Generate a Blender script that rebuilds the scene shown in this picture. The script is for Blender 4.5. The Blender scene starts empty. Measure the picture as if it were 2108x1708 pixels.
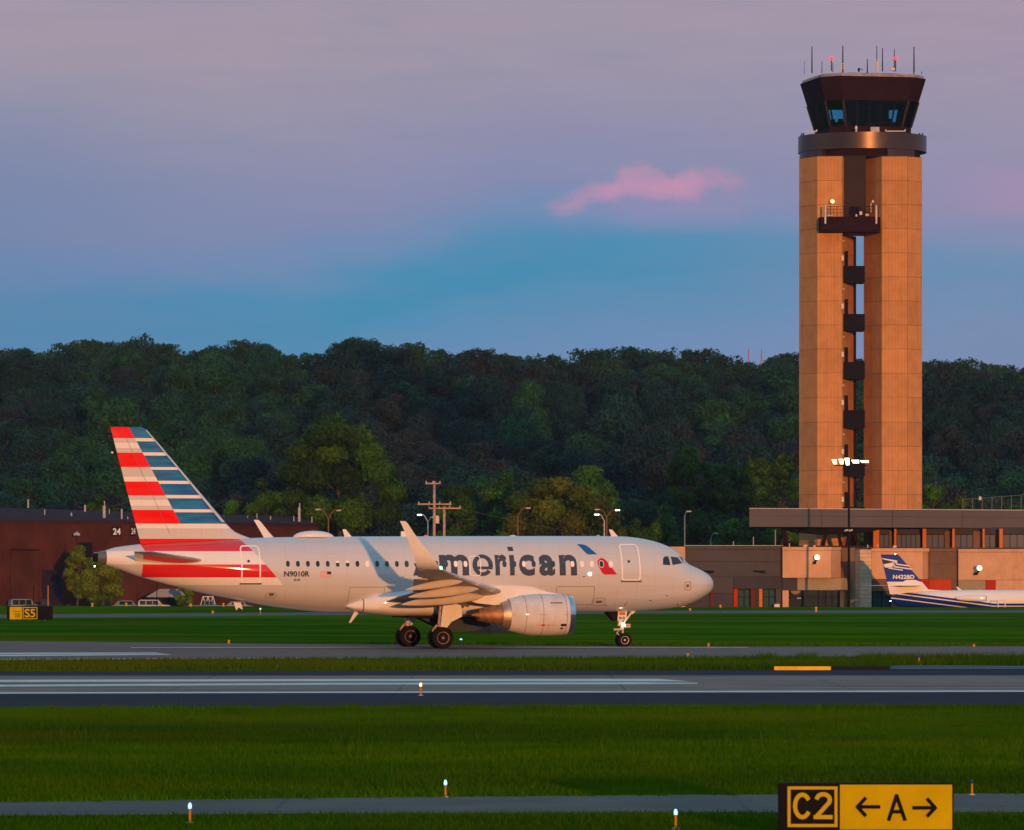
import bpy, bmesh, math, random
import numpy as np
from mathutils import Vector, Matrix, noise
sc = bpy.context.scene
C = sc.collection
R = math.radians
# ------------------------------------------------------------------ camera, sky, sun, exposure
F, HC, YH, CX = 10808.0, 3.67, 1191.0, 1054.0      # focal length in photo pixels, camera height, horizon row, centre column
cam_d = bpy.data.cameras.new('camera'); cam = bpy.data.objects.new('camera', cam_d); C.objects.link(cam)
cam.location = (0, 0, HC); cam.rotation_euler = (R(90), 0, 0)
cam_d.sensor_width = 36; cam_d.lens = F * 36 / 2108
cam_d.shift_y = (YH - 854) / 2108
cam_d.clip_start = 1; cam_d.clip_end = 9000
cam_d.dof.use_dof = True; cam_d.dof.focus_distance = 281; cam_d.dof.aperture_fstop = 8
sc.camera = cam
HAZE = 0.00003
SUN_EL, SUN_AZ = 2.0, 9.2                          # degrees above the horizon; degrees right of straight behind the camera
sun_d = bpy.data.lights.new('sun', 'SUN'); sun = bpy.data.objects.new('sun', sun_d); C.objects.link(sun)
sun_d.energy = 3.2; sun_d.color = (1.0, 0.40, 0.11); sun_d.angle = R(0.5)
_d = Vector((math.sin(R(SUN_AZ)) * math.cos(R(SUN_EL)), -math.cos(R(SUN_AZ)) * math.cos(R(SUN_EL)), math.sin(R(SUN_EL))))
sun.rotation_euler = _d.to_track_quat('Z', 'Y').to_euler()
sc.view_settings.view_transform = 'Standard'; sc.view_settings.look = 'None'
sc.view_settings.exposure = 0; sc.view_settings.gamma = 1; sc.view_settings.use_curve_mapping = False
try:
    sc.cycles.max_bounces = 8; sc.cycles.transparent_max_bounces = 12; sc.cycles.volume_bounces = 0
    sc.cycles.use_denoising = True
except Exception: pass

def s2l(c):
    return tuple(((x/255/12.92) if x/255 <= 0.04045 else ((x/255+0.055)/1.055)**2.4) for x in c)

class NT:
    """tiny wrapper to write node maths"""
    def __init__(s, nt): s.nt = nt; s.n = nt.nodes; s.l = nt.links
    def new(s, t, **k):
        n = s.n.new(t)
        for a, b in k.items(): setattr(n, a, b)
        return n
    def put(s, sock, v):
        if hasattr(v, 'is_linked') or isinstance(v, bpy.types.NodeSocket): s.l.new(v, sock)
        elif isinstance(v, (tuple, list)) and len(v) == 3 and sock.type == 'RGBA': sock.default_value = (*v, 1)
        else: sock.default_value = v
    def m(s, op, a, b=0.0, c=0.0):
        n = s.new('ShaderNodeMath', operation=op)
        s.put(n.inputs[0], a); s.put(n.inputs[1], b); s.put(n.inputs[2], c)
        return n.outputs[0]
    def add(s, a, b): return s.m('ADD', a, b)
    def sub(s, a, b): return s.m('SUBTRACT', a, b)
    def mul(s, a, b): return s.m('MULTIPLY', a, b)
    def gt(s, a, b): return s.m('GREATER_THAN', a, b)
    def lt(s, a, b): return s.m('LESS_THAN', a, b)
    def AND(s, *a):
        r = a[0]
        for x in a[1:]: r = s.mul(r, x)
        return r
    def band(s, v, lo, hi): return s.mul(s.gt(v, lo), s.lt(v, hi))
    def OR(s, *a):
        r = a[0]
        for x in a[1:]: r = s.m('MAXIMUM', r, x)
        return r
    def mix(s, f, a, b, mode='MIX'):
        n = s.new('ShaderNodeMix', data_type='RGBA', blend_type=mode)
        s.put(n.inputs[0], f); s.put(n.inputs[6], a); s.put(n.inputs[7], b)
        return n.outputs[2]
    def smooth(s, v, a, b):
        n = s.new('ShaderNodeMapRange', interpolation_type='SMOOTHSTEP')
        s.put(n.inputs[0], v); n.inputs[1].default_value = a; n.inputs[2].default_value = b
        return n.outputs[0]
    def noise(s, vec, scale, detail=4, rough=0.55, dist=0.0):
        n = s.new('ShaderNodeTexNoise'); s.put(n.inputs['Vector'], vec)
        n.inputs['Scale'].default_value = scale; n.inputs['Detail'].default_value = detail
        n.inputs['Roughness'].default_value = rough; n.inputs['Distortion'].default_value = dist
        return n.outputs[0]
    def ramp(s, v, stops, interp='LINEAR'):
        n = s.new('ShaderNodeValToRGB'); s.put(n.inputs[0], v); cr = n.color_ramp; cr.interpolation = interp
        while len(cr.elements) < len(stops): cr.elements.new(0.5)
        for e, (p, c) in zip(cr.elements, stops): e.position = p; e.color = (*c, 1)
        return n.outputs[0]
    def comb(s, x, y, z):
        n = s.new('ShaderNodeCombineXYZ'); s.put(n.inputs[0], x); s.put(n.inputs[1], y); s.put(n.inputs[2], z)
        return n.outputs[0]
    def sep(s, v):
        n = s.new('ShaderNodeSeparateXYZ'); s.put(n.inputs[0], v); return n.outputs

world = bpy.data.worlds.new('World'); sc.world = world; world.use_nodes = True
W = NT(world.node_tree); W.n.clear()
tc = W.new('ShaderNodeTexCoord').outputs['Generated']
x, y, z = W.sep(tc)
hyp = W.m('SQRT', W.add(W.mul(x, x), W.mul(y, y)))
el = W.m('DIVIDE', z, hyp)                         # tangent of the elevation, all the way round
az = W.m('ARCTAN2', x, y)                          # 0 straight ahead (east), away from the setting sun
cv = W.comb(W.mul(az, 9.0), W.mul(el, 34.0), 3.7)
n1 = W.noise(cv, 0.9, 6, 0.55, 0.6)
n2 = W.noise(W.comb(W.mul(az, 22.0), W.mul(el, 95.0), 1.3), 1.0, 7, 0.6, 0.4)
lft = W.sub(1.0, W.smooth(az, -0.050, 0.012)); rgt = W.smooth(az, 0.055, 0.085)
tilt = W.add(W.mul(lft, 0.0105), W.mul(rgt, 0.004))                           # the blue earth-shadow band climbs a little to the left
elw = W.add(W.add(el, tilt), W.mul(W.sub(n1, 0.5), 0.022))
elw = W.add(elw, W.mul(W.sub(n2, 0.5), 0.0085))
T = 0.16
view = W.ramp(W.m('DIVIDE', elw, T), [(0.0, s2l((120, 140, 176))), (0.045/T, s2l((104, 142, 184))), (0.052/T, s2l((90, 142, 182))), (0.0585/T, s2l((66, 141, 180))), (0.0640/T, s2l((74, 142, 181))),
    (0.0685/T, s2l((112, 142, 182))), (0.0745/T, s2l((134, 141, 178))), (0.085/T, s2l((147, 145, 174))), (0.098/T, s2l((158, 150, 171))), (0.112/T, s2l((166, 153, 168))), (0.15/T, s2l((162, 152, 174)))])
side = W.smooth(az, 0.0, 0.10)
view = W.mix(W.mul(side, 0.35), view, s2l((156, 146, 176)))
view = W.mix(W.mul(W.mul(side, W.smooth(el, 0.075, 0.11)), 0.5), view, s2l((174, 152, 168)))
lb = W.mul(W.sub(1.0, W.smooth(az, -0.105, -0.015)), W.sub(1.0, W.smooth(el, 0.074, 0.105)))
view = W.mix(W.mul(lb, 0.50), view, s2l((96, 130, 172)))
# one sunlit pink cloud wisp above the trees, its left end trailing down
ca = W.m('DIVIDE', W.sub(az, 0.0255), 0.0205)
drop = W.mul(W.sub(1.0, W.smooth(ca, -1.15, -0.15)), 0.0052)
nc = W.noise(W.comb(W.mul(az, 85.0), W.mul(el, 160.0), 8.1), 1.0, 5, 0.55, 0.35)
nd_ = W.noise(W.comb(W.mul(az, 115.0), W.mul(el, 60.0), 3.3), 1.0, 4, 0.5)
ce = W.m('DIVIDE', W.add(W.sub(el, 0.0752), W.add(drop, W.mul(W.sub(nd_, 0.5), 0.0105))), 0.0034)
cd = W.add(W.mul(W.m('POWER', W.m('ABSOLUTE', ca), 4.0), 1.0), W.mul(ce, ce))
cm = W.smooth(W.add(W.mul(cd, -0.8), W.add(W.mul(W.sub(nc, 0.5), 1.9), 0.75)), -0.15, 1.35)
view = W.mix(W.mul(cm, 0.85), view, s2l((218, 148, 176)))
cf = W.add(W.mul(W.m('POWER', W.m('DIVIDE', W.sub(az, 0.030), 0.024), 2.0), 1.0), W.m('POWER', W.m('DIVIDE', W.sub(el, 0.0705), 0.0055), 2.0))
view = W.mix(W.mul(W.smooth(W.add(W.mul(cf, -1.0), W.add(1.0, W.mul(W.sub(nc, 0.5), 1.2))), 0.0, 1.2), 0.30), view, s2l((176, 142, 182)))
# fine layered haze, tone only
n3 = W.noise(W.comb(W.mul(az, 30.0), W.mul(el, 260.0), 2.2), 1.0, 7, 0.62, 0.3)
view = W.mix(W.mul(W.smooth(n3, 0.35, 0.75), 0.16), view, s2l((126, 134, 160)))
n4 = W.noise(W.comb(W.mul(az, 14.0), W.mul(el, 48.0), 6.2), 1.0, 7, 0.65, 0.5)
view = W.mix(W.mul(W.smooth(n4, 0.50, 0.72), 0.22), view, s2l((104, 132, 172)))
# scattered faint pink right of the tower
cp = W.mul(W.smooth(az, 0.07, 0.10), W.mul(W.smooth(el, 0.066, 0.072), W.sub(1.0, W.smooth(el, 0.073, 0.082))))
view = W.mix(W.mul(cp, 0.35), view, s2l((190, 140, 175)))
zen = W.ramp(W.m('DIVIDE', W.m('ARCTAN2', z, hyp), 1.5708), [(0.05, s2l((160, 150, 172))), (0.14, s2l((142, 160, 190))), (0.3, (0.31, 0.52, 0.66)), (0.6, (0.20, 0.40, 0.56)), (1.0, (0.13, 0.30, 0.48))])
col = W.mix(W.smooth(el, 0.11, 0.16), view, zen)
sky = W.new('ShaderNodeTexSky', sky_type='NISHITA', sun_disc=False)
sky.sun_elevation = R(SUN_EL); sky.sun_rotation = R(180 - SUN_AZ); sky.altitude = 100; sky.dust_density = 1.5
bg1 = W.new('ShaderNodeBackground'); W.put(bg1.inputs[0], col); bg1.inputs[1].default_value = 1.0
bg2 = W.new('ShaderNodeBackground'); W.put(bg2.inputs[0], sky.outputs[0]); bg2.inputs[1].default_value = 0.012
# the glow round the setting sun, added only on the sunset half of the sky
west = W.smooth(W.m('COSINE', W.add(az, math.pi - R(SUN_AZ) + 0.0)), 0.2, 1.0)
bgm = W.new('ShaderNodeMixShader'); W.put(bgm.inputs[0], west)
bg0 = W.new('ShaderNodeBackground'); bg0.inputs[1].default_value = 0.0
W.l.new(bg0.outputs[0], bgm.inputs[1]); W.l.new(bg2.outputs[0], bgm.inputs[2])
ads = W.new('ShaderNodeAddShader'); W.l.new(bg1.outputs[0], ads.inputs[0]); W.l.new(bgm.outputs[0], ads.inputs[1])
wo = W.new('ShaderNodeOutputWorld'); W.l.new(ads.outputs[0], wo.inputs[0])

# ------------------------------------------------------------------ helpers
def PX(px, Z): return (px - CX) * Z / F            # metres right of the axis for a photo column at a distance
def PZ(py, Z): return HC - (py - YH) * Z / F       # height for a photo row at a distance
def G(px, py):                                     # point on the level airfield
    Z = HC * F / (py - YH); return (PX(px, Z), Z)

def mat(name, col, rough=0.6, metal=0.0, var=0.0, vs=1.0, bump=0.0, bs=4.0, coat=0.0, spec=0.2, emit=None, estr=1.0, col2=None, stretch=(1, 1, 1), coords='Object', detail=5):
    m = bpy.data.materials.new(name); m.use_nodes = True
    N = NT(m.node_tree); b = N.n['Principled BSDF']
    if metal < 0.3:                                # matt pigment under, if glossy, a clear coat
        if rough < 0.45 and coat == 0: coat = 0.45 if rough > 0.2 else 1.0
        spec, rough = 0.04, 0.92
    b.inputs['Roughness'].default_value = rough; b.inputs['Metallic'].default_value = metal
    b.inputs['Specular IOR Level'].default_value = spec
    b.inputs['Coat Weight'].default_value = coat; b.inputs['Coat Roughness'].default_value = 0.06
    b.inputs['Base Color'].default_value = (*col, 1)
    if var or bump:
        t = N.new('ShaderNodeTexCoord').outputs[coords]
        mp = N.new('ShaderNodeMapping'); N.l.new(t, mp.inputs[0]); mp.inputs['Scale'].default_value = stretch
        if var:
            n = N.noise(mp.outputs[0], vs, detail, 0.6)
            n = N.smooth(n, 0.28, 0.72)
            c2 = col2 or tuple(min(1, c * (1 + var)) for c in col)
            c1 = col if col2 else tuple(c * (1 - var) for c in col)
            N.put(b.inputs['Base Color'], N.mix(n, c1, c2))
        if bump:
            n = N.noise(mp.outputs[0], bs, 4, 0.6)
            bn = N.new('ShaderNodeBump'); bn.inputs['Strength'].default_value = bump; bn.inputs['Distance'].default_value = 0.05
            N.put(bn.inputs['Height'], n); N.l.new(bn.outputs[0], b.inputs['Normal'])
    if emit:
        b.inputs['Emission Color'].default_value = (*emit, 1); b.inputs['Emission Strength'].default_value = estr
    return m

def org(o):
    v = Vector((0, 0, 0))
    while o is not None: v += o.location; o = o.parent
    return v

class MB:
    def __init__(s): s.v = []; s.f = []; s.mi = []; s.cur = 0
    def poly(s, pts):
        i = len(s.v); s.v += [tuple(p) for p in pts]; s.f.append(tuple(range(i, i + len(pts)))); s.mi.append(s.cur); return s
    def box(s, x0, x1, y0, y1, z0, z1):
        i = len(s.v)
        s.v += [(x0,y0,z0),(x1,y0,z0),(x1,y1,z0),(x0,y1,z0),(x0,y0,z1),(x1,y0,z1),(x1,y1,z1),(x0,y1,z1)]
        for q in ((0,3,2,1),(4,5,6,7),(0,1,5,4),(1,2,6,5),(2,3,7,6),(3,0,4,7)): s.f.append(tuple(i+k for k in q)); s.mi.append(s.cur)
        return s
    def loft(s, rings, cap=True, closed=True):
        i0 = len(s.v); n = len(rings[0])
        for r in rings: s.v += [tuple(p) for p in r]
        for a in range(len(rings) - 1):
            for k in range(n if closed else n - 1):
                k2 = (k + 1) % n
                s.f.append((i0+a*n+k, i0+a*n+k2, i0+(a+1)*n+k2, i0+(a+1)*n+k)); s.mi.append(s.cur)
        if cap:
            s.f.append(tuple(i0 + k for k in reversed(range(n)))); s.mi.append(s.cur)
            j = i0 + (len(rings)-1)*n; s.f.append(tuple(j + k for k in range(n))); s.mi.append(s.cur)
        return s
    def prism(s, pts, z0, z1):                     # plan polygon, counter-clockwise
        return s.loft([[(p[0], p[1], z0) for p in pts], [(p[0], p[1], z1) for p in pts]])
    def extr(s, pts, d):                           # polygon of 3D points pushed along the vector d
        d = Vector(d); return s.loft([[tuple(Vector(p)) for p in pts], [tuple(Vector(p) + d) for p in pts]])
    def tube(s, p0, p1, r0, r1=None, n=8, cap=True):
        r1 = r0 if r1 is None else r1
        a, b = Vector(p0), Vector(p1); d = (b - a).normalized()
        u = d.orthogonal().normalized(); w = d.cross(u)
        rr = [[tuple(c + (u*math.cos(t) + w*math.sin(t)) * r) for t in [2*math.pi*k/n for k in range(n)]] for c, r in ((a, r0), (b, r1))]
        return s.loft(rr, cap)
    def lathe(s, prof, c=(0, 0, 0), axis='z', n=24, cap=True):   # prof: (radius, along)
        rings = []
        for r, h in prof:
            ring = []
            for k in range(n):
                t = 2*math.pi*k/n; p, q = r*math.cos(t), r*math.sin(t)
                ring.append({'z': (c[0]+p, c[1]+q, c[2]+h), 'y': (c[0]+q, c[1]+h, c[2]+p), 'x': (c[0]+h, c[1]+p, c[2]+q)}[axis])
            rings.append(ring)
        return s.loft(rings, cap)
    def ball(s, c, r, n=10, sx=1, sy=1, sz=1):
        m = n // 2 + 1
        return s.loft([[(c[0]+sx*r*math.sin(a)*math.cos(2*math.pi*k/n), c[1]+sy*r*math.sin(a)*math.sin(2*math.pi*k/n), c[2]-sz*r*math.cos(a)) for k in range(n)] for a in [math.pi*(j+0.05)/(m-0.9) for j in range(m)]])
    def build(s, name, mats, parent=None, smooth=False, world=True, fixn=True, loc=None, auto=None):
        me = bpy.data.meshes.new(name)
        o0 = org(parent) if (world and parent is not None) else Vector((0, 0, 0))
        if loc is not None: o0 = o0 * 1.0
        vs = [(p[0]-o0.x, p[1]-o0.y, p[2]-o0.z) for p in s.v] if o0.length > 0 else s.v
        me.from_pydata(vs, [], s.f)
        mats = mats if isinstance(mats, (list, tuple)) else [mats]
        for m in mats: me.materials.append(m)
        if len(mats) > 1: me.polygons.foreach_set('material_index', s.mi)
        if fixn:
            bm = bmesh.new(); bm.from_mesh(me); bmesh.ops.recalc_face_normals(bm, faces=bm.faces); bm.to_mesh(me); bm.free()
        if smooth: me.shade_smooth()
        if smooth and auto: me.set_sharp_from_angle(angle=R(auto))
        me.update()
        o = bpy.data.objects.new(name, me); C.objects.link(o)
        if parent is not None: o.parent = parent
        return o

def tag(o, label=None, cat=None, group=None, kind=None):
    if label: o['label'] = label
    if cat: o['category'] = cat
    if group: o['group'] = group
    if kind: o['kind'] = kind
    return o
def thing(name, label, cat, loc=(0, 0, 0), rotz=0.0, group=None):
    o = bpy.data.objects.new(name, None); C.objects.link(o); o.empty_display_size = 0.3
    o.location = loc; o.rotation_euler = (0, 0, rotz)
    return tag(o, label, cat, group)
def dup(root, loc, rotz=None, label=None, group=None):
    r = root.copy(); C.objects.link(r); r.location = loc
    if rotz is not None: r.rotation_euler = (0, 0, rotz)
    if label: r['label'] = label
    if group: r['group'] = group
    for ch in list(root.children):
        c = ch.copy(); C.objects.link(c); c.parent = r
        for g in list(ch.children):
            d = g.copy(); C.objects.link(d); d.parent = c
    return r
def piece(me_obj, parent, dl):                     # a repeat of one piece, sharing its mesh
    o = me_obj.copy(); C.objects.link(o); o.parent = parent; o.location = Vector(me_obj.location) + Vector(dl); return o

def text_flat(txt, bold=0.0, res=4, shear=0.0):
    """outline of a text as (verts, faces) in its own plane, bounding box normalised to 0..1 in both directions"""
    cu = bpy.data.curves.new('lettering', 'FONT'); cu.body = txt; cu.offset = bold; cu.resolution_u = res; cu.shear = shear
    ob = bpy.data.objects.new('lettering', cu); C.objects.link(ob)
    dg = bpy.context.evaluated_depsgraph_get(); dg.update()
    me = bpy.data.meshes.new_from_object(ob.evaluated_get(dg))
    bpy.data.objects.remove(ob); bpy.data.curves.remove(cu)
    v = np.array([q.co[:2] for q in me.vertices]); f = [tuple(p.vertices) for p in me.polygons]
    bpy.data.meshes.remove(me)
    lo, hi = v.min(0), v.max(0); v = (v - lo) / (hi - lo)
    return v, f, (hi - lo)
def text_on(name, txt, m, parent, o, ex, ez, bold=0.0, shear=0.0, world=True):
    """letters filling the parallelogram o, o+ex, o+ez (3D vectors)"""
    v, f, _ = text_flat(txt, bold, shear=shear); o, ex, ez = Vector(o), Vector(ex), Vector(ez)
    b = MB(); b.v = [tuple(o + ex*float(p[0]) + ez*float(p[1])) for p in v]; b.f = f; b.mi = [0]*len(f)
    return b.build(name, m, parent, world=world, fixn=False)
# ------------------------------------------------------------------ ground, roads and markings
def grass_mat(name, blades=False):
    m = bpy.data.materials.new(name); m.use_nodes = True
    N = NT(m.node_tree); b = N.n['Principled BSDF']; b.inputs['Roughness'].default_value = 0.9; b.inputs['Specular IOR Level'].default_value = 0.0
    p = N.new('ShaderNodeNewGeometry').outputs['Position']
    big = N.smooth(N.noise(p, 0.10, 5, 0.6), 0.42, 0.70)
    mid = N.smooth(N.noise(p, 0.35, 5, 0.65), 0.3, 0.7)
    x, y, z = N.sep(p)
    strp = N.smooth(N.noise(N.comb(N.mul(x, 0.022), N.mul(y, 0.060), 2.0), 1.0, 7, 0.60), 0.42, 0.60)
    c = N.mix(mid, (0.034, 0.108, 0.001), (0.075, 0.165, 0.001))
    c = N.mix(N.mul(big, 0.5), c, (0.140, 0.165, 0.001))
    c = N.mix(N.mul(strp, 0.72), c, (0.016, 0.064, 0.002))
    warm = N.mul(N.smooth(N.noise(N.comb(x, N.mul(y, 0.6), 5.0), 0.05, 4, 0.55), 0.50, 0.68), 0.55)
    c = N.mix(warm, c, (0.110, 0.085, 0.004))
    dry = N.mul(N.smooth(N.noise(p, 1.3, 6, 0.72), 0.60, 0.74), 0.45); c = N.mix(dry, c, (0.17, 0.15, 0.02))
    fine = N.noise(p, 7.0, 4, 0.7)
    c = N.mix(1.0, c, N.ramp(fine, [(0.2, (0.45,)*3), (0.8, (1.5,)*3)]), 'MULTIPLY')
    if blades:
        a = N.new('ShaderNodeAttribute', attribute_name='tint').outputs['Fac']
        c = N.mix(a, c, N.mix(0.5, c, (0.07, 0.15, 0.006)))
        tr = N.new('ShaderNodeBsdfTranslucent'); N.put(tr.inputs[0], c)
        mx = N.new('ShaderNodeMixShader'); mx.inputs[0].default_value = 0.35
        N.l.new(b.outputs[0], mx.inputs[1]); N.l.new(tr.outputs[0], mx.inputs[2]); N.l.new(mx.outputs[0], N.n['Material Output'].inputs[0])
    else:
        bn = N.new('ShaderNodeBump'); bn.inputs['Strength'].default_value = 0.8; bn.inputs['Distance'].default_value = 0.15
        N.put(bn.inputs['Height'], N.noise(p, 3.0, 5, 0.7)); N.l.new(bn.outputs[0], b.inputs['Normal'])
    N.put(b.inputs['Base Color'], c)
    return m
M_grass = grass_mat('mown grass'); M_blade = grass_mat('grass blades', True)
def pave_mat(name, c0, c1, stain):
    m = bpy.data.materials.new(name); m.use_nodes = True
    N = NT(m.node_tree); b = N.n['Principled BSDF']; b.inputs['Roughness'].default_value = 0.85; b.inputs['Specular IOR Level'].default_value = 0.08
    p = N.new('ShaderNodeNewGeometry').outputs['Position']; x, y, z = N.sep(p)
    c = N.mix(N.smooth(N.noise(p, 0.5, 6, 0.65), 0.25, 0.75), c0, c1)
    st = N.smooth(N.noise(N.comb(N.mul(x, 0.05), N.mul(y, 0.6), 0.0), 1.0, 5, 0.6), 0.5, 0.75)
    c = N.mix(N.mul(st, 0.7), c, stain)
    c = N.mix(1.0, c, N.ramp(N.noise(p, 12, 3, 0.7), [(0.2, (0.75,)*3), (0.8, (1.2,)*3)]), 'MULTIPLY')
    pt = N.new('ShaderNodeTexVoronoi'); N.put(pt.inputs['Vector'], N.comb(N.mul(x, 0.10), N.mul(y, 0.28), 0.0)); pt.inputs['Scale'].default_value = 1.0
    pc = N.sep(pt.outputs['Color'])[0]; c = N.mix(N.mul(N.gt(pc, 0.82), 0.22), c, c1); c = N.mix(N.mul(N.lt(pc, 0.16), 0.30), c, stain)
    rub = N.smooth(N.noise(N.comb(N.mul(x, 0.02), N.mul(y, 1.6), 9.0), 1.0, 6, 0.7), 0.48, 0.68); c = N.mix(N.mul(rub, 0.6), c, stain)
    # joints every 7.5 m across and along
    for co, per in ((x, 7.5), (y, 7.5)):
        j = N.lt(N.m('ABSOLUTE', N.sub(N.m('FRACT', N.m('DIVIDE', co, per)), 0.5)), 0.006)
        c = N.mix(N.mul(j, 0.5), c, stain)
    N.put(b.inputs['Base Color'], c); return m
M_conc = pave_mat('worn runway concrete', (0.25, 0.165, 0.13), (0.33, 0.22, 0.17), (0.085, 0.065, 0.06))
M_tax = pave_mat('taxiway asphalt concrete', (0.19, 0.120, 0.10), (0.25, 0.165, 0.135), (0.12, 0.08, 0.07))
M_dark = pave_mat('dark shoulder asphalt', (0.015, 0.017, 0.027), (0.025, 0.026, 0.036), (0.010, 0.011, 0.018))
M_path = pave_mat('service road asphalt', (0.12, 0.098, 0.085), (0.17, 0.14, 0.12), (0.09, 0.08, 0.08))
M_apron = pave_mat('apron asphalt', (0.10, 0.10, 0.11), (0.15, 0.14, 0.15), (0.05, 0.05, 0.06))
M_wline = mat('white runway paint', (0.62, 0.53, 0.48), 0.8, vs=0.8, var=0.01, col2=(0.84, 0.73, 0.66), detail=7)
M_yline = mat('yellow marking paint', (0.75, 0.42, 0.02), 0.7, var=0.15, vs=2)
M_blackp = mat('black marking', (0.015, 0.015, 0.02), 0.7)

EDGE = lambda x: 702 - x * 0.30                      # far edge of the grass, where the field drops to the apron
gr = MB(); xs = [-900, -300, -100, -60, -30, 0, 30, 60, 100, 300, 900]
rows = [[(x_, -400, 0) for x_ in xs], [(x_, 60, 0) for x_ in xs], [(x_, 200, 0) for x_ in xs], [(x_, 400, 0) for x_ in xs],
        [(x_, max(500, EDGE(x_) if abs(x_) < 101 else EDGE(math.copysign(100, x_))), 0) for x_ in xs]]
rows.append([(p[0], p[1] + 7, -1.1) for p in rows[-1]]); rows.append([(p[0], 780, -1.1) for p in rows[-1]])
gr.loft(rows, cap=False, closed=False)
tag(gr.build('grass_field', M_grass, fixn=False), kind='structure')
ap = MB(); ap.poly([(-900, EDGE(-100)+6, -1.09), (-100, EDGE(-100)+7.3, -1.09), (100, EDGE(100)+7.3, -1.09), (900, EDGE(100)+6, -1.09), (900, 900, -1.09), (-900, 900, -1.09)])
tag(ap.build('apron', M_apron, fixn=False), kind='structure')

def road(name, top, bot, m, z, ext=160):
    """pavement between two edge lines given as (column, row) points of the level field"""
    def line(pts):
        q = [G(*p) for p in pts]
        d0 = Vector((q[0][0]-q[1][0], q[0][1]-q[1][1])).normalized(); d1 = Vector((q[-1][0]-q[-2][0], q[-1][1]-q[-2][1])).normalized()
        return [(q[0][0]+d0.x*ext, q[0][1]+d0.y*ext)] + q + [(q[-1][0]+d1.x*ext, q[-1][1]+d1.y*ext)]
    a, b = line(top), line(bot); mb = MB(); i = 0
    if ext == 0: a, b = a[1:-1], b[1:-1]
    n = len(a)
    for p, q in zip(a, b): mb.v += [(p[0], p[1], z), (q[0], q[1], z)]
    for k in range(n - 1): mb.f.append((2*k, 2*k+1, 2*k+3, 2*k+2)); mb.mi.append(0)
    o = mb.build(name, m, fixn=False)
    return tag(o, kind='structure')
cols = (30, 700, 1400, 2078)
def ln(*ys): return list(zip(cols, ys))
road('service_road', ln(1651, 1642, 1636, 1633), ln(1679, 1674, 1672, 1672), M_path, 0.008)
road('runway_shoulder', ln(1381, 1380, 1379, 1378), ln(1457.5, 1454, 1452, 1451), M_dark, 0.008)
road('runway', ln(1390, 1390, 1389.5, 1389.5), ln(1428, 1426.5, 1425.5, 1424.5), M_conc, 0.013)
for a, b, e in ((ln(1424.8, 1423.3, 1422.0, 1420.8), ln(1427.6, 1426.1, 1424.9, 1423.9), 160),):
    road('runway_edge_line', a, b, M_wline, 0.018)
road('runway_marking', [(-300, 1411), (30, 1409), (700, 1405.3), (1300, 1404.2), (1436, 1405.2)], [(-300, 1415), (30, 1413), (700, 1409), (1300, 1408.2), (1436, 1407.2)], M_wline, 0.018, 0)
road('runway_marking', [(-300, 1401), (30, 1399), (700, 1397.3), (1354, 1397)], [(-300, 1405), (30, 1403.6), (700, 1401.8), (1425, 1402.4)], M_wline, 0.018, 0)
road('taxiway_shoulder', ln(1318.5, 1325, 1330, 1329), ln(1362, 1358, 1356.5, 1355), M_dark, 0.008)
road('taxiway', ln(1319, 1325.5, 1330.5, 1329.5), ln(1358.2, 1355.7, 1354.2, 1353.2), M_tax, 0.013)
road('taxiway_edge_line', [(270, 1331.8), (700, 1331), (1200, 1331.0), (1540, 1331.4)], [(270, 1332.8), (700, 1332.3), (1200, 1332.3), (1540, 1332.2)], M_wline, 0.018, 0)
road('taxiway_edge_line', [(-100, 1356.6), (30, 1355.8), (700, 1353.2), (1500, 1352.6), (1750, 1352.8)], [(-100, 1358.2), (30, 1357.2), (700, 1354.6), (1500, 1353.9), (1750, 1353.6)], M_wline, 0.018, 0)
road('taxiway_marking', [(-300, 1343.5), (30, 1343), (320, 1342.6)], [(-300, 1346), (30, 1345.6), (338, 1344.6)], M_wline, 0.018, 0)
road('taxiway_marking', [(-300, 1347.5), (30, 1347), (345, 1345.6)], [(-300, 1350.5), (30, 1350), (352, 1347.2)], M_wline, 0.018, 0)
road('far_taxiway', ln(1263.5, 1259, 1256, 1255), ln(1271, 1265, 1261.4, 1260.4), M_path, 0.01)
road('concrete_pad', [(1832, 1370), (1890, 1368.6), (2078, 1370), (2400, 1371)], [(1832, 1377.2), (1890, 1377.2), (2078, 1377.2), (2400, 1378)], M_apron, 0.02, 0)

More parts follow.
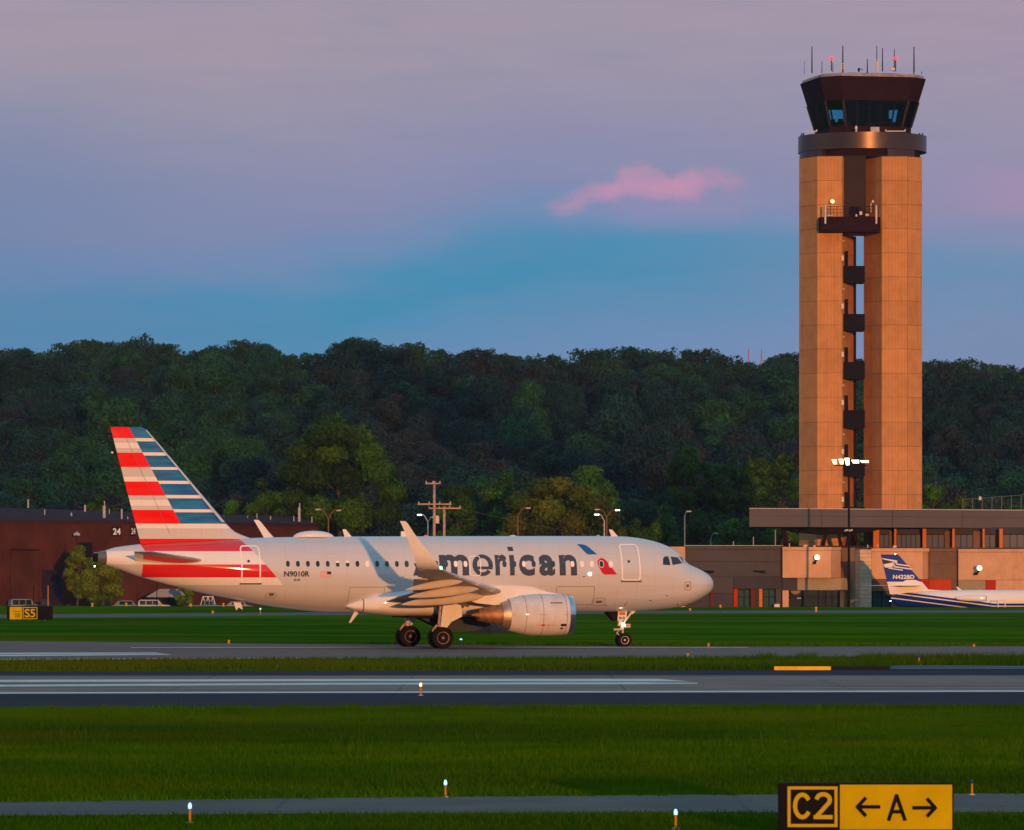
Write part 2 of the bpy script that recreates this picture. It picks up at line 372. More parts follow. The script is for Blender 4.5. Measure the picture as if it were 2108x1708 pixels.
# grass blades: short triangles thrown on the nearer lawns
def blades(name, Z0, Z1, dens, h, w, label, seed, xr=(-1e9, 1e9), mask=None):
    rs = np.random.RandomState(seed)
    half = lambda Z: 1075 * Z / F
    A = (Z1 - Z0) * 2 * half(Z1); n = int(A * dens)
    Y = rs.uniform(Z0, Z1, n); X = rs.uniform(-1, 1, n) * half(Z1)
    row = YH + HC * F / Y; colx = CX + X * F / Y
    k = (np.abs(X) < half(Y) + 1) & (X > xr[0]) & (X < xr[1])
    if mask is not None: k &= mask(colx, row)
    X, Y = X[k], Y[k]; n = len(X)
    hh = h * rs.uniform(0.5, 1.4, n); ang = rs.uniform(0, np.pi, n); lean = rs.normal(0, 0.35, (n, 2)) * hh[:, None]
    dx, dy = np.cos(ang) * w / 2, np.sin(ang) * w / 2
    v = np.zeros((n, 3, 3), np.float32)
    v[:, 0] = np.stack([X - dx, Y - dy, np.zeros(n)], 1); v[:, 1] = np.stack([X + dx, Y + dy, np.zeros(n)], 1)
    v[:, 2] = np.stack([X + lean[:, 0], Y + lean[:, 1], hh], 1)
    me = bpy.data.meshes.new(name); me.vertices.add(n*3); me.loops.add(n*3); me.polygons.add(n)
    me.vertices.foreach_set('co', v.ravel()); me.loops.foreach_set('vertex_index', np.arange(n*3, dtype=np.int32))
    me.polygons.foreach_set('loop_start', np.arange(0, n*3, 3, dtype=np.int32)); me.polygons.foreach_set('loop_total', np.full(n, 3, np.int32))
    at = me.attributes.new('tint', 'FLOAT', 'POINT'); t = np.repeat(rs.uniform(0, 1, n) ** 2, 3); at.data.foreach_set('value', t.astype(np.float32))
    me.materials.append(M_blade); me.update(calc_edges=True)
    o = bpy.data.objects.new(name, me); C.objects.link(o)
    return tag(o, label, 'grass', kind='stuff')
def L4(ys): return lambda c: np.interp(c, cols, ys)
blades('lawn_grass', 86, 152, 150, 0.085, 0.028, 'short green mown lawn between the runway and the service road', 1,
       mask=lambda c, r: (r > L4((1457, 1453.8, 1452, 1451))(c) + 1.2*np.sin(c*.05) + .8*np.sin(c*.17)) & (r < L4((1652, 1642.5, 1636.5, 1633.5))(c) + 1.5*np.sin(c*.043) + np.sin(c*.13)))
blades('verge_grass', 74, 85, 170, 0.075, 0.022, 'green grass verge along the front of the service road', 2, mask=lambda c, r: r > L4((1680, 1675, 1673, 1673))(c))
blades('strip_grass', 211, 240, 55, 0.20, 0.06, 'narrow strip of taller grass between taxiway and runway', 3,
       mask=lambda c, r: (r > L4((1362.5, 1358.5, 1356.5, 1355.5))(c)) & (r < L4((1380.6, 1379.5, 1378.4, 1377.5))(c)) & ~((c > 1832) & (r > 1369.5)))
blades('weeds', 224, 238, 40, 0.36, 0.05, 'taller ragged weeds on the strip edge below the airliner nose', 4,
       mask=lambda c, r: (r > 1356) & (r < 1364) & (c > 1560) & ((np.sin(c*0.021) + np.sin(c*0.053+1) > 0.1) | (c > 1800)))
blades('lawn_weeds', 87, 150, 5, 0.24, 0.03, 'scattered taller weeds standing above the mown lawn', 6,
       mask=lambda c, r: (r > 1459) & (r < 1632) & (np.sin(c*0.009 + r*0.05) + np.sin(c*0.023 - r*0.031 + 1) > 0.3))
blades('field_grass', 250, 298, 20, 0.16, 0.07, 'long grass along the far edge of the taxiway', 5, mask=lambda c, r: r < L4((1318, 1324.5, 1329.5, 1328.5))(c))
# ------------------------------------------------------------------ control tower
def wallmat(name, c, var=0.08, bump=0.15, rough=0.8, streak=0.12, rib=False):
    m = bpy.data.materials.new(name); m.use_nodes = True
    N = NT(m.node_tree); b = N.n['Principled BSDF']; b.inputs['Roughness'].default_value = rough; b.inputs['Specular IOR Level'].default_value = 0.02
    p = N.new('ShaderNodeNewGeometry').outputs['Position']; x, y, z = N.sep(p)
    k = N.mix(N.smooth(N.noise(p, 0.6, 6, 0.6), 0.3, 0.7), tuple(v*(1-var) for v in c), tuple(v*(1+var) for v in c))
    s = N.smooth(N.noise(N.comb(N.mul(x, 1.6), N.mul(y, 1.6), N.mul(z, 0.10)), 1.0, 5, 0.65), 0.50, 0.78)
    k = N.mix(N.mul(s, streak*2.2), k, tuple(v*0.45 for v in c))
    k = N.mix(1.0, k, N.ramp(N.noise(p, 9.0, 3, 0.7), [(0.25, (0.88,)*3), (0.75, (1.1,)*3)]), 'MULTIPLY')
    if rib:
        rb_ = N.m('FRACT', N.mul(N.add(x, N.mul(y, 0.6)), 2.2)); k = N.mix(N.mul(N.lt(rb_, 0.35), 0.14), k, tuple(v*0.35 for v in c))
    oi = N.new('ShaderNodeObjectInfo').outputs['Random']; k = N.mix(1.0, k, N.ramp(oi, [(0.0, (0.91, 0.92, 0.93)), (0.5, (1.0, 1.0, 1.0)), (1.0, (1.07, 1.06, 1.04))]), 'MULTIPLY')
    N.put(b.inputs['Base Color'], k)
    if bump:
        bn = N.new('ShaderNodeBump'); bn.inputs['Strength'].default_value = bump; bn.inputs['Distance'].default_value = 0.03
        N.put(bn.inputs['Height'], N.noise(p, 14.0, 4, 0.6)); N.l.new(bn.outputs[0], b.inputs['Normal'])
    return m
M_tower = wallmat('ribbed tan precast concrete', (0.52, 0.245, 0.095), 0.10, 0.35, streak=0.16, rib=True)
M_joint = mat('dark joint', (0.20, 0.10, 0.045), 0.9)
M_bronze = mat('bronze metal cladding', (0.040, 0.026, 0.026), 0.6, 0.0, var=0.15, vs=0.3)
M_bronzeb = mat('burnished bronze drum', (0.085, 0.06, 0.055), 0.32, 0.6, var=0.2, vs=0.25)
M_maroon = mat('dark maroon cladding', (0.026, 0.010, 0.014), 0.6, 0.1, var=0.2, vs=0.5)
M_blackm = mat('blackened steel', (0.012, 0.010, 0.014), 0.6)
M_galv = mat('galvanised steel', (0.42, 0.40, 0.39), 0.6, 0.0, var=0.15, vs=3)
M_pale = mat('pale painted equipment', (0.62, 0.55, 0.5), 0.6, var=0.1, vs=2)
def glassmat(name, tint, through, refl=(0.9, 0.95, 1.0), fac=None):
    m = bpy.data.materials.new(name); m.use_nodes = True; N = NT(m.node_tree); N.n.remove(N.n['Principled BSDF'])
    t = N.new('ShaderNodeBsdfTransparent'); t.inputs[0].default_value = (*tint, 1)
    g = N.new('ShaderNodeBsdfGlossy'); g.inputs[0].default_value = (*refl, 1); g.inputs['Roughness'].default_value = 0.04
    fr = N.new('ShaderNodeFresnel'); fr.inputs[0].default_value = 1.5
    mx = N.new('ShaderNodeMixShader'); N.l.new(fr.outputs[0], mx.inputs[0]); N.l.new(t.outputs[0], mx.inputs[1]); N.l.new(g.outputs[0], mx.inputs[2])
    N.l.new(mx.outputs[0], N.n['Material Output'].inputs[0]); return m
M_cabglass = glassmat('teal tinted cab glass', (0.50, 0.82, 0.90), 1)
M_darkglass = mat('dark window glass', (0.012, 0.022, 0.035), 0.08, 0, spec=0.6)
M_tealglass = mat('teal tinted door glass', (0.02, 0.07, 0.075), 0.10, 0, spec=0.6)
M_red = mat('red obstruction lamp', (0.5, 0.02, 0.02), 0.3, emit=(1.0, 0.05, 0.07), estr=1.8)
M_warmlamp = mat('warm lit lamp', (0.9, 0.8, 0.6), 0.3, emit=(1.0, 0.62, 0.16), estr=5)
M_whitelamp = mat('bright white lamp', (0.9, 0.9, 0.9), 0.3, emit=(1.0, 0.90, 0.62), estr=3)

TZ = 735.0
def TP(px, dz=0.0): return (PX(px, TZ + dz), TZ + dz)
def tz(py, Z=TZ): return PZ(py, Z)
tower = thing('control_tower', 'tall tan concrete airport control tower with dark cab and twin shafts behind the terminal', 'control tower', (PX(1772, TZ+7), TZ+7, -1.1))
Lp = [TP(1645, 4), TP(1682, 0), TP(1734, -0.3), TP(1757, 6.5), TP(1754, 12), TP(1662, 12)]
Rp = [TP(1778, 5), TP(1815, 0), TP(1868, 0), TP(1898, 2.2), TP(1892, 14), TP(1792, 14)]
top_z = tz(322)
def inset(pts, d):
    c = sum((Vector((p[0], p[1])) for p in pts), Vector((0, 0))) / len(pts); out = []
    for p in pts:
        v = Vector((p[0], p[1])) - c; out.append(tuple(c + v * (1 - d / v.length)))
    return out
for poly in (Lp, Rp):
    MB().prism(inset(poly, 0.14), -1.1, top_z - 0.02).build('shaft', M_joint, tower)
rowh = 3.37; z_ref = tz(521)
def face_panels(p, q):
    p, q = Vector((*p, 0)), Vector((*q, 0)); d = (q - p); L = d.length; d.normalize(); nrm = Vector((d.y, -d.x, 0))
    mb = MB(); g = 0.018
    pts = [(p + d*g), (q - d*g), (q - d*(g+0.10) - nrm*0.12), (p + d*(g+0.10) - nrm*0.12)]
    mb.prism([(v.x, v.y) for v in pts], 0.022, rowh - 0.022)
    z = z_ref - rowh * 18; first = None
    zs = []
    while z + rowh < top_z + rowh:
        zs.append(z); z += rowh
    for z in zs:
        if z < -1.1: continue
        if z + rowh > top_z:
            m2 = MB(); m2.prism([(v.x, v.y) for v in pts], z + 0.022, top_z - 0.01); m2.build('wall_panel', M_tower, tower); continue
        if first is None:
            first = mb.build('wall_panel', M_tower, tower); z0 = z
            # mesh was written at height 0: lift the object
            first.location = (0, 0, z)
        else: piece(first, tower, (0, 0, z - z0))
for poly in (Lp, Rp):
    rng = (0, 1, 2) if poly is Lp else (0, 1, 2)
    for k in rng: face_panels(poly[k], poly[k+1])
    for k in (3, 4, 5): face_panels(poly[k], poly[(k+1) % 6])
# stair core strip and landings in the slot between the shafts
MB().box(PX(1756.5, TZ+8), PX(1762.5, TZ+8), TZ+8, TZ+9.2, -1.1, tz(480)).build('stair_wall', M_maroon, tower)
lz = [tz(v) for v in (565.5, 664.5, 763.5, 862.5, 961.5, 1060)]
for i, zc in enumerate(lz):
    b = MB(); x0, x1 = PX(1735.5, TZ+0.5), PX(1780, TZ+0.5)
    b.box(x0, x1, TZ+0.3, TZ+4.0, zc-1.15, zc-0.85); b.box(x0, x1, TZ+0.22, TZ+0.3, zc-0.85, zc+1.12)
    b.box(x0+0.1, x0+1.8, TZ+0.14, TZ+0.22, zc-0.6, zc+0.95); b.box(x0, x1, TZ+0.12, TZ+0.22, zc-1.18, zc-0.75)
    b.box(x0, x1, TZ+0.1, TZ+0.3, zc+1.12, zc+1.2)
    bo = b.build('landing', M_blackm, tower)
    MB().box(PX(1733.5, TZ+1), PX(1744, TZ+3), TZ+0.9, TZ+3.2, zc+1.2, zc+3.3).build('door', M_blackm, bo)
    MB().box(PX(1731.5, TZ), PX(1736.5, TZ), TZ-0.62, TZ-0.34, zc+1.9, zc+2.6).build('wall_box', M_pale, bo)
    MB().box(PX(1734, TZ), PX(1738, TZ), TZ-0.6, TZ-0.36, zc+4.55, zc+4.75).build('bracket', M_galv, bo)
# dark infill panel over the slot and upper balcony
MB().box(PX(1737, TZ), PX(1783, TZ), TZ+0.7, TZ+3.5, tz(480), top_z+0.1).build('infill_panel', M_bronze, tower)
MB().box(PX(1749, TZ), PX(1769, TZ), TZ+0.55, TZ+0.7, tz(450), tz(425)).build('door', M_blackm, tower)
bal = MB(); bx0, bx1 = PX(1687.5, TZ-2.4), PX(1813, TZ-2.4)
bal.prism([(bx0, TZ-1.2), (bx0+1.5, TZ-2.5), (bx1-1.5, TZ-2.5), (bx1, TZ-1.2), (bx1, TZ+0.7), (bx0, TZ+0.7)], tz(480), tz(449))
bal.box(PX(1735, TZ), PX(1781, TZ), TZ-0.6, TZ+0.7, tz(486), tz(479.9))
balc = bal.build('balcony', M_maroon, tower)
for k, (a, b_) in enumerate(((1689, 1712), (1714, 1736), (1738, 1764), (1766, 1788), (1790, 1811))):
    MB().box(PX(a, TZ-2.5), PX(b_, TZ-2.5), TZ-2.60, TZ-2.50, tz(476), tz(453)).build('balcony_panel', M_maroon, balc)
rl = MB()
for a, b_ in ((1697, 1737), (1781, 1808)):
    for yy in (428, 434, 441): rl.tube((PX(a, TZ-2.3), TZ-2.3, tz(yy)), (PX(b_, TZ-2.3), TZ-2.3, tz(yy)), 0.035, n=5)
for a in (1697, 1710, 1723, 1737, 1781, 1790, 1798, 1808): rl.tube((PX(a, TZ-2.3), TZ-2.3, tz(450)), (PX(a, TZ-2.3), TZ-2.3, tz(427)), 0.04, n=5)
rl.build('railing', M_blackm, balc)
for a in (1699, 1804): MB().tube((PX(a, TZ-2.7), TZ-2.7, tz(464)), (PX(a, TZ-2.7), TZ-2.7, tz(426)), 0.13, n=8).build('antenna_tube', M_pale, balc)
for a, y0, y1, w in ((1772, 445, 438, 5), (1763, 450, 444, 3), (1793, 440, 420, 1.2), (1797, 420, 415, 4), (1785, 447, 443, 8), (1709, 448, 445, 10)):
    MB().box(PX(a-w/2, TZ-2), PX(a+w/2, TZ-2), TZ-2.1, TZ-1.7, tz(y0), tz(y1)).build('equipment_box', M_pale, balc)
MB().ball((PX(1713.5, TZ-1.5), TZ-1.6, tz(417)), 0.25, 10, sx=1.1).build('lamp', M_warmlamp, balc)
# drum
DCX, DCY = PX(1775, TZ+9), TZ + 8.9; DR = 132.0 / F * (TZ+9)
def arc(r, a0, a1, n, c=(DCX, DCY)): return [(c[0] + r*math.sin(R(a0 + (a1-a0)*k/n)), c[1] - r*math.cos(R(a0 + (a1-a0)*k/n))) for k in range(n+1)]
D = MB(); D.prism([p for p in arc(DR, 0, 360, 96)][:-1], tz(305.5), tz(272, TZ)); drum = D.build('drum', M_bronzeb, tower, smooth=True, auto=40)
MB().prism(arc(DR*0.90, 0, 360, 64)[:-1], top_z, tz(305.6)).build('drum_recess', M_maroon, tower)
for a0, a1 in ((-86, -43), (19.5, 51), (120, 160), (200, 240)):
    MB().prism(arc(DR*0.985, a0, a1, 10) + [p for p in reversed(arc(DR*0.6, a0, a1, 4))], top_z-0.03, tz(305.7)).build('drum_block', M_bronzeb, tower)
# cab: square with cut corners, turned 12 degrees
cosA, sinA = math.cos(R(12)), math.sin(R(12)); CCX, CCY = PX(1776, TZ+9), TZ + 9
def cabpoly(h, ch):
    pts = [(-h+ch, -h), (h-ch, -h), (h, -h+ch), (h, h-ch), (h-ch, h), (-h+ch, h), (-h, h-ch), (-h, -h+ch)]
    return [(CCX + p[0]*cosA - p[1]*sinA, CCY + p[0]*sinA + p[1]*cosA) for p in pts]
ZC = TZ + 1.5
def cz(py): return PZ(py, ZC)
hb, ht = 5.9, 7.65
def hh(py): return hb + (ht - hb) * (258 - py) / (258 - 162)
def cabring(py, grow=0.0): 
    h = hh(py) + grow; return [(p[0], p[1], cz(py)) for p in cabpoly(h, h*0.30)]
MB().loft([[(p[0], p[1], cz(276)) for p in cabpoly(hb, hb*0.3)], cabring(258)]).build('cab_base', M_maroon, tower)
MB().loft([cabring(206), cabring(162), [(p[0], p[1], cz(158)) for p in cabpoly(ht+0.05, ht*0.3)]]).build('cab_parapet', M_maroon, tower)
pr = MB(); pr.loft([[(p[0], p[1], cz(158)) for p in cabpoly(ht-0.1, ht*0.3)], [(p[0], p[1], cz(151.5)) for p in cabpoly(ht-0.25, ht*0.3)]]); pr.build('roof_curb', mat('weathered curb flashing', (0.30, 0.24, 0.23), 0.5, 0.3, var=0.4, vs=0.6), tower)
MB().prism(cabpoly(5.0, 1.6), cz(151.4), cz(147.5)).build('roof_deck', M_blackm, tower)
MB().box(CCX-5.2, CCX+5.2, CCY-5.0, CCY+5.0, cz(258), cz(257)).build('cab_floor', M_blackm, tower)
lo, hi = cabring(258, -0.05), cabring(206, -0.05)
for k in range(8):
    a0, a1 = Vector(lo[k]), Vector(lo[(k+1) % 8]); b0, b1 = Vector(hi[k]), Vector(hi[(k+1) % 8])
    n = 5 if k % 2 == 0 else 1
    for j in range(n):
        t0, t1 = j/n, (j+1)/n
        A, B, Cc, Dd = a0.lerp(a1, t0), a0.lerp(a1, t1), b0.lerp(b1, t1), b0.lerp(b1, t0)
        nr = (B-A).cross(Dd-A).normalized() * 0.06
        MB().extr([A, B, Cc, Dd], nr).build('window_pane', M_cabglass, tower, fixn=True)
        if n > 1 and j > 0: MB().tube(A, Dd, 0.13, n=5).build('mullion', M_blackm, tower)
    MB().tube(a0, b0, 0.20, n=6).build('corner_post', M_bronze, tower)
# things seen through the cab glass: consoles and the stair core
con = MB(); con.prism(cabpoly(5.0, 1.6), cz(257), cz(248)); con.box(CCX-2.3, CCX+3.6, CCY-1.5, CCY+3.5, cz(257), cz(207)); con.build('console', M_blackm, tower)
for dx, dy, w in ((-4.6, -3.0, 0.5), (-3.4, -4.2, 0.4), (1.0, -4.6, 0.7), (3.0, -4.4, 0.7)):
    MB().box(CCX+dx-w, CCX+dx+w, CCY+dy-0.1, CCY+dy+0.1, cz(248), cz(241)).build('monitor', M_blackm, tower)
MB().prism(cabpoly(hh(208)-0.3, 2.0), cz(209.5), cz(207)).build('cab_ceiling', M_blackm, tower)
# rooftop: masts, beacons, rails
def rp(px, py, d=0.0): return (PX(px, ZC+3+d), ZC+3+d, PZ(py, ZC+3+d))
for px, y0, y1, r in ((1671.5, 151, 96, .10), (1692, 151, 126, .06), (1714.5, 149, 130, .06), (1735, 150, 95, .11), (1785.5, 151, 122, .09), (1805, 149, 95, .08), (1816.7, 148, 100, .09), (1841, 148, 102, .08), (1881.5, 153, 97, .11), (1656, 153, 126, .03), (1897, 153, 148, .06)):
    MB().tube(rp(px, y0), rp(px, y1), r, r*0.6, n=6).build('mast', M_blackm, tower)
for px in (1711.5, 1843.7):
    m_ = MB().tube(rp(px, 147), rp(px, 123), 0.07, n=6).build('mast', M_blackm, tower)
    MB().ball(rp(px, 121), 0.26, 10, sz=1.1).build('beacon_lamp', M_red, m_)
e = MB()
for yy in (124, 128, 134): e.box(rp(1801.5, yy)[0], rp(1809, yy)[0], ZC+2.9, ZC+3.1, rp(0, yy)[2]-.05, rp(0, yy)[2]+.05)
e.tube(rp(1806, 150), rp(1806, 128), 0.16, n=6)
for yy in (132, 136, 141): e.box(rp(1731, yy)[0], rp(1743, yy)[0], ZC+2.9, ZC+3.1, rp(0, yy)[2]-.04, rp(0, yy)[2]+.04)
e.tube(rp(1732, 149), rp(1732, 132), 0.1, n=5); e.box(rp(1834, 145)[0], rp(1842, 145)[0], ZC+2.6, ZC+3.2, rp(0, 146)[2], rp(0, 141)[2])
e.build('antenna_array', M_pale, tower)
MB().tube(rp(1768, 148), rp(1768, 141), 0.15, n=6).tube(rp(1768, 141), rp(1777, 145), 0.05, n=5).build('roof_camera', M_blackm, tower)
rr = MB(); ring = [(p[0], p[1], cz(154)) for p in cabpoly(ht+0.02, ht*0.3)]
for k in range(8):
    a, b_ = Vector(ring[k]), Vector(ring[(k+1) % 8])
    n = 5 if k % 2 == 0 else 1
    for j in range(n): 
        q = a.lerp(b_, j/n); rr.tube(q, q + Vector((0, 0, 0.55)), 0.05, n=4)
rr.build('railing', M_galv, tower)
# drum top bits
for px, w in ((1656, 10), (1799, 30), (1660, 2)):
    pass
MB().tube((PX(1657, TZ), TZ+1, tz(270)), (PX(1682, TZ), TZ+1, tz(270)), 0.09, n=5).tube((PX(1682, TZ), TZ+1, tz(270)), (PX(1682, TZ), TZ+1, tz(266)), 0.09, n=5).build('white_pipe', M_pale, tower)
MB().tube((PX(1824, TZ), TZ+.6, tz(270)), (PX(1864, TZ), TZ+.6, tz(270)), 0.08, n=5).tube((PX(1824, TZ), TZ+.6, tz(270)), (PX(1824, TZ), TZ+.6, tz(266)), 0.08, n=5).tube((PX(1864, TZ), TZ+.6, tz(270)), (PX(1864, TZ), TZ+.6, tz(266)), 0.08, n=5).build('white_pipe', M_pale, tower)
MB().lathe([(0.12, 0), (0.12, .5), (0.26, .5), (0.05, .95)], (PX(1763.5, TZ), TZ+.9, tz(271.9)), n=8).build('lamp', M_pale, tower)
MB().box(PX(1794, TZ), PX(1812, TZ), TZ+1.6, TZ+2.6, tz(271.9), tz(260)).build('equipment_cabinet', M_galv, tower)
for px in (1651, 1655, 1894, 1900): MB().tube((PX(px, TZ+5), TZ+7, tz(272)), (PX(px+1.5, TZ+5), TZ+7, tz(266)), 0.1, n=5).build('roof_lamp', M_blackm, tower)

# ------------------------------------------------------------------ terminal building
BZ = 712.0
M_peach = wallmat('peach stucco panel', (0.57, 0.34, 0.205)); M_grey = wallmat('warm grey stucco panel', (0.078, 0.075, 0.082), 0.06, 0.1, streak=0.05)
M_dgrey = wallmat('dark violet grey panel', (0.060, 0.055, 0.066), 0.06, 0.1, streak=0.05)
M_tan = wallmat('olive tan panel', (0.30, 0.24, 0.15)); M_brown = wallmat('brown panel', (0.17, 0.105, 0.07)); M_orange = wallmat('burnt orange panel', (0.45, 0.055, 0.015)); M_redp = wallmat('red orange panel', (0.42, 0.03, 0.01))
M_stone = wallmat('pale stone block', (0.58, 0.42, 0.28), 0.12, 0.4); M_fascia = mat('grey metal fascia', (0.125, 0.115, 0.12), 0.5, 0.25, var=0.06, vs=0.2)
M_oxide = mat('oxide red frame', (0.12, 0.03, 0.02), 0.5); M_litedge = mat('painted sunlit orange edge', (0.55, 0.17, 0.03), 0.5)  # sunlit orange of right-facing edges is put into the pier colour
M_roofw = mat('pale parapet cap', (0.50, 0.48, 0.50), 0.6)
term = thing('terminal_building', 'low terminal in grey, peach and orange panels under a flat grey canopy', 'building', (PX(1700, BZ), BZ, -1.1))
MB().box(PX(1332, BZ), PX(2420, BZ), BZ+3.02, BZ+26, -1.1, tz(1126, BZ)).build('body', M_dgrey, term)
def blk(name, x0, x1, y0, y1, m, Zf=BZ, depth=3.0, par=None, lab=None):
    b = MB().box(PX(x0, Zf), PX(x1, Zf), Zf, Zf+depth, PZ(y1, Zf), PZ(y0, Zf)); o = b.build(name, m, par or term)
    if lab: o['label'] = lab
    return o
yb = PZ(0, BZ)
GB = 1263.5                                          # row of the apron at the wall foot
blk('wall_panel', 1300, 1410.5, 1124, GB, M_peach, BZ-3.5, 6.4, lab='peach end wall block')
blk('wall_panel', 1411, 1610.4, 1130.6, 1154.2, M_grey); blk('wall_panel', 1411, 1610.4, 1154.8, 1185.7, M_grey)
blk('wall_panel', 1411, 1509.3, 1186.3, 1219.5, M_grey); blk('wall_panel', 1411, 1509.3, 1220, GB, M_dgrey)
blk('wall_panel', 1510, 1610.4, 1186.3, 1210.5, M_dgrey); blk('wall_panel', 1556.4, 1562, 1211, GB, M_dgrey); blk('wall_panel', 1597, 1610.4, 1211, GB, M_grey)
blk('parapet', 1411, 1610.4, 1122.3, 1130, M_grey, BZ-0.05, 3.0); blk('parapet_cap', 1409, 1612, 1121.2, 1122.2, M_roofw, BZ-0.15, 3.2)
def door(x0, x1, y0, m, n=2, jamb=M_oxide, Zd=BZ+1.0):
    o = blk('door', x0, x1, y0, GB, m, Zd, 1.9)
    for k in range(n+1):
        xx = x0 + (x1-x0)*k/n; blk('door_frame', xx-0.9, xx+0.9, y0, GB, M_blackm, Zd-0.12, 0.12, o)
    blk('door_frame', x0, x1, y0-1.5, y0, M_blackm, Zd-0.12, 0.12, o); blk('door_rail', x0, x1, 1227, 1228.6, M_blackm, Zd-0.1, 0.1, o)
    return o
door(1519, 1545, 1212.5, M_tealglass); door(1570, 1596.5, 1212.5, M_tealglass)
blk('door_jamb', 1510.5, 1518.6, 1211, GB, M_redp, BZ-0.2, 2.0); blk('door_jamb', 1545.5, 1555.8, 1211, GB, M_oxide, BZ-0.2, 2.6); blk('door_jamb', 1562.6, 1569.5, 1211, GB, M_litedge, BZ-0.2, 2.0)  # red orange and orange jambs carry their sunlit edges as colour
blk('standing_pipe', 1462.5, 1469.5, 1216, GB, M_oxide, BZ-0.5, 0.4)
blk('utility_box', 1594, 1605, 1242, 1262, M_pale, BZ-1.2, 0.6)
# protruding peach block with a chamfered right end
def facade(pts, y0, y1, m, back=BZ+3.0, Z=BZ, name='wall_panel'):
    P_ = [(PX(a, Z+d), Z+d) for a, d in pts]; P_ += [(P_[-1][0], back), (P_[0][0], back)]
    return MB().prism(P_, PZ(y1, Z), PZ(y0, Z)).build(name, m, term)
facade([(1611, -1.2), (1711.5, -1.2)], 1131.8, 1188, M_peach); facade([(1712, -1.2), (1732, 2.0)], 1131.8, 1188, M_peach)
facade([(1610.8, -1.3), (1711.7, -1.3), (1732.3, 1.9)], 1124.8, 1131.2, M_peach, name='parapet')
facade([(1641.5, -0.6), (1732, -0.6), (1745, 0.5)], 1188.6, 1213.5, M_tan); facade([(1611, -0.4), (1641, -0.4)], 1188.6, 1213.5, M_dgrey)  # olive tan of the first panel carries its shadow tint
facade([(1611, -1.0), (1623.5, -1.0)], 1214, GB, M_peach)
o = blk('entrance_glazing', 1624, 1760, 1214, GB, M_darkglass, BZ+2.0, 1.0)
for px in (1653, 1685, 1700, 1713, 1727, 1742): blk('mullion', px-0.8, px+0.8, 1214, GB, M_blackm, BZ+1.88, 0.12, o)
blk('column', 1729, 1737, 1214, GB, M_grey, BZ+0.4, 0.8); 
blk('transom', 1624, 1760, 1227, 1228.5, M_blackm, BZ+1.86, 0.12, o)
o = blk('sign_disc', 1630, 1646, 1214.5, 1215, M_tan, BZ+0.5, 0.2)
b = MB(); xc, rz = PX(1637.5, BZ+0.6), 0.62
b.extr([(xc + rz*1.1*math.cos(R(180+18*k)), BZ+0.6, PZ(1214.8, BZ+.6) + rz*0.75*math.sin(R(180+18*k))) for k in range(11)], (0, 0.12, 0)).build('awning', M_tan, term)
blk('notice', 1641, 1649, 1229, 1231, M_pale, BZ+1.9, 0.08)
facade([(1732.5, 1.6), (1745, 1.6)], 1126, 1213, M_brown); facade([(1745.5, 1.6), (1760.5, 0.4)], 1126, GB, M_tan)
# stone pilaster, its courses real blocks
for r in range(16):
    y0 = 1130 + r*8.4; y1 = min(y0 + 8.0, GB)
    facade([(1761, 0.2), (1770.2, -1.6)], y0, y1, M_stone, name='stone_block'); facade([(1770.4, -1.6), (1794, -1.6)], y0, y1, M_stone, name='stone_block')
facade([(1794.5, 0), (1900, 0)], 1134.5, 1190.6, M_peach); facade([(1900.5, 0), (1912.6, 1.2)], 1134.5, 1190.6, M_peach)
facade([(1794.5, 0), (1886, 0)], 1191.2, 1215, M_brown); facade([(1886.5, -0.05), (1912.6, -0.05)], 1191.2, 1215, M_redp)
facade([(1794.3, -.1), (1912.8, -.1)], 1127.5, 1134, M_peach, name='parapet')
door(1796, 1834, 1216, M_tealglass); facade([(1835, 0), (1912.6, 0)], 1215.5, GB, M_brown)
facade([(1913, 0.6), (1972.6, 0.6)], 1134.5, 1159.8, M_brown); facade([(1913, 0.6), (1972.6, 0.6)], 1160.3, 1190.5, M_brown)
facade([(1913, 0.5), (1958.8, 0.5)], 1191, 1215, M_orange); facade([(1959.2, 0.6), (1972.6, 0.6)], 1191, 1215, M_brown); facade([(1912.9, 0.5), (1972.9, 0.5)], 1128.3, 1134, M_brown, name='parapet')
facade([(1973, -0.4), (2420, -0.4)], 1135.5, 1192.5, M_peach); facade([(1973, -0.4), (2028.6, -0.4)], 1193, 1217, M_tan)
facade([(2029, -0.45), (2049.6, -0.45)], 1193, 1217, M_redp); facade([(2050, -0.4), (2420, -0.4)], 1193, 1217, M_peach); facade([(1972.8, -0.5), (2420, -0.5)], 1129, 1135, M_peach, name='parapet')
facade([(1913, 1.5), (2420, 1.5)], 1217.5, GB, M_blackm)
# upper storey
UZ = BZ + 9
MB().box(PX(1796, UZ), PX(2420, UZ), UZ+1.6, UZ+16, tz(1127, UZ)-.5, tz(1084, UZ)).build('upper_wall', M_dgrey, term)
MB().box(PX(1796, UZ), PX(2420, UZ), UZ+0.1, UZ+1.6, tz(1130, UZ), tz(1126, UZ)).build('sill_wall', M_grey, term)
M_frost = mat('grey window glass', (0.05, 0.06, 0.085), 0.12, spec=0.7)
def ublk(name, x0, x1, y0, y1, m, d0, d1, par=None):
    return MB().box(PX(x0, UZ), PX(x1, UZ), UZ+d0, UZ+d1, PZ(y1, UZ), PZ(y0, UZ)).build(name, m, par or term)
for a, b_ in ((1797.5, 1809.5), (1840.5, 1845), (1899, 1906.5), (1960, 1965), (2022.5, 2026.5), (2057, 2064), (2120, 2128)):
    ublk('pier', a, b_, 1087, 1126.5, M_litedge, -0.3, 1.55)  # orange of each pier stands for its sunlit edge
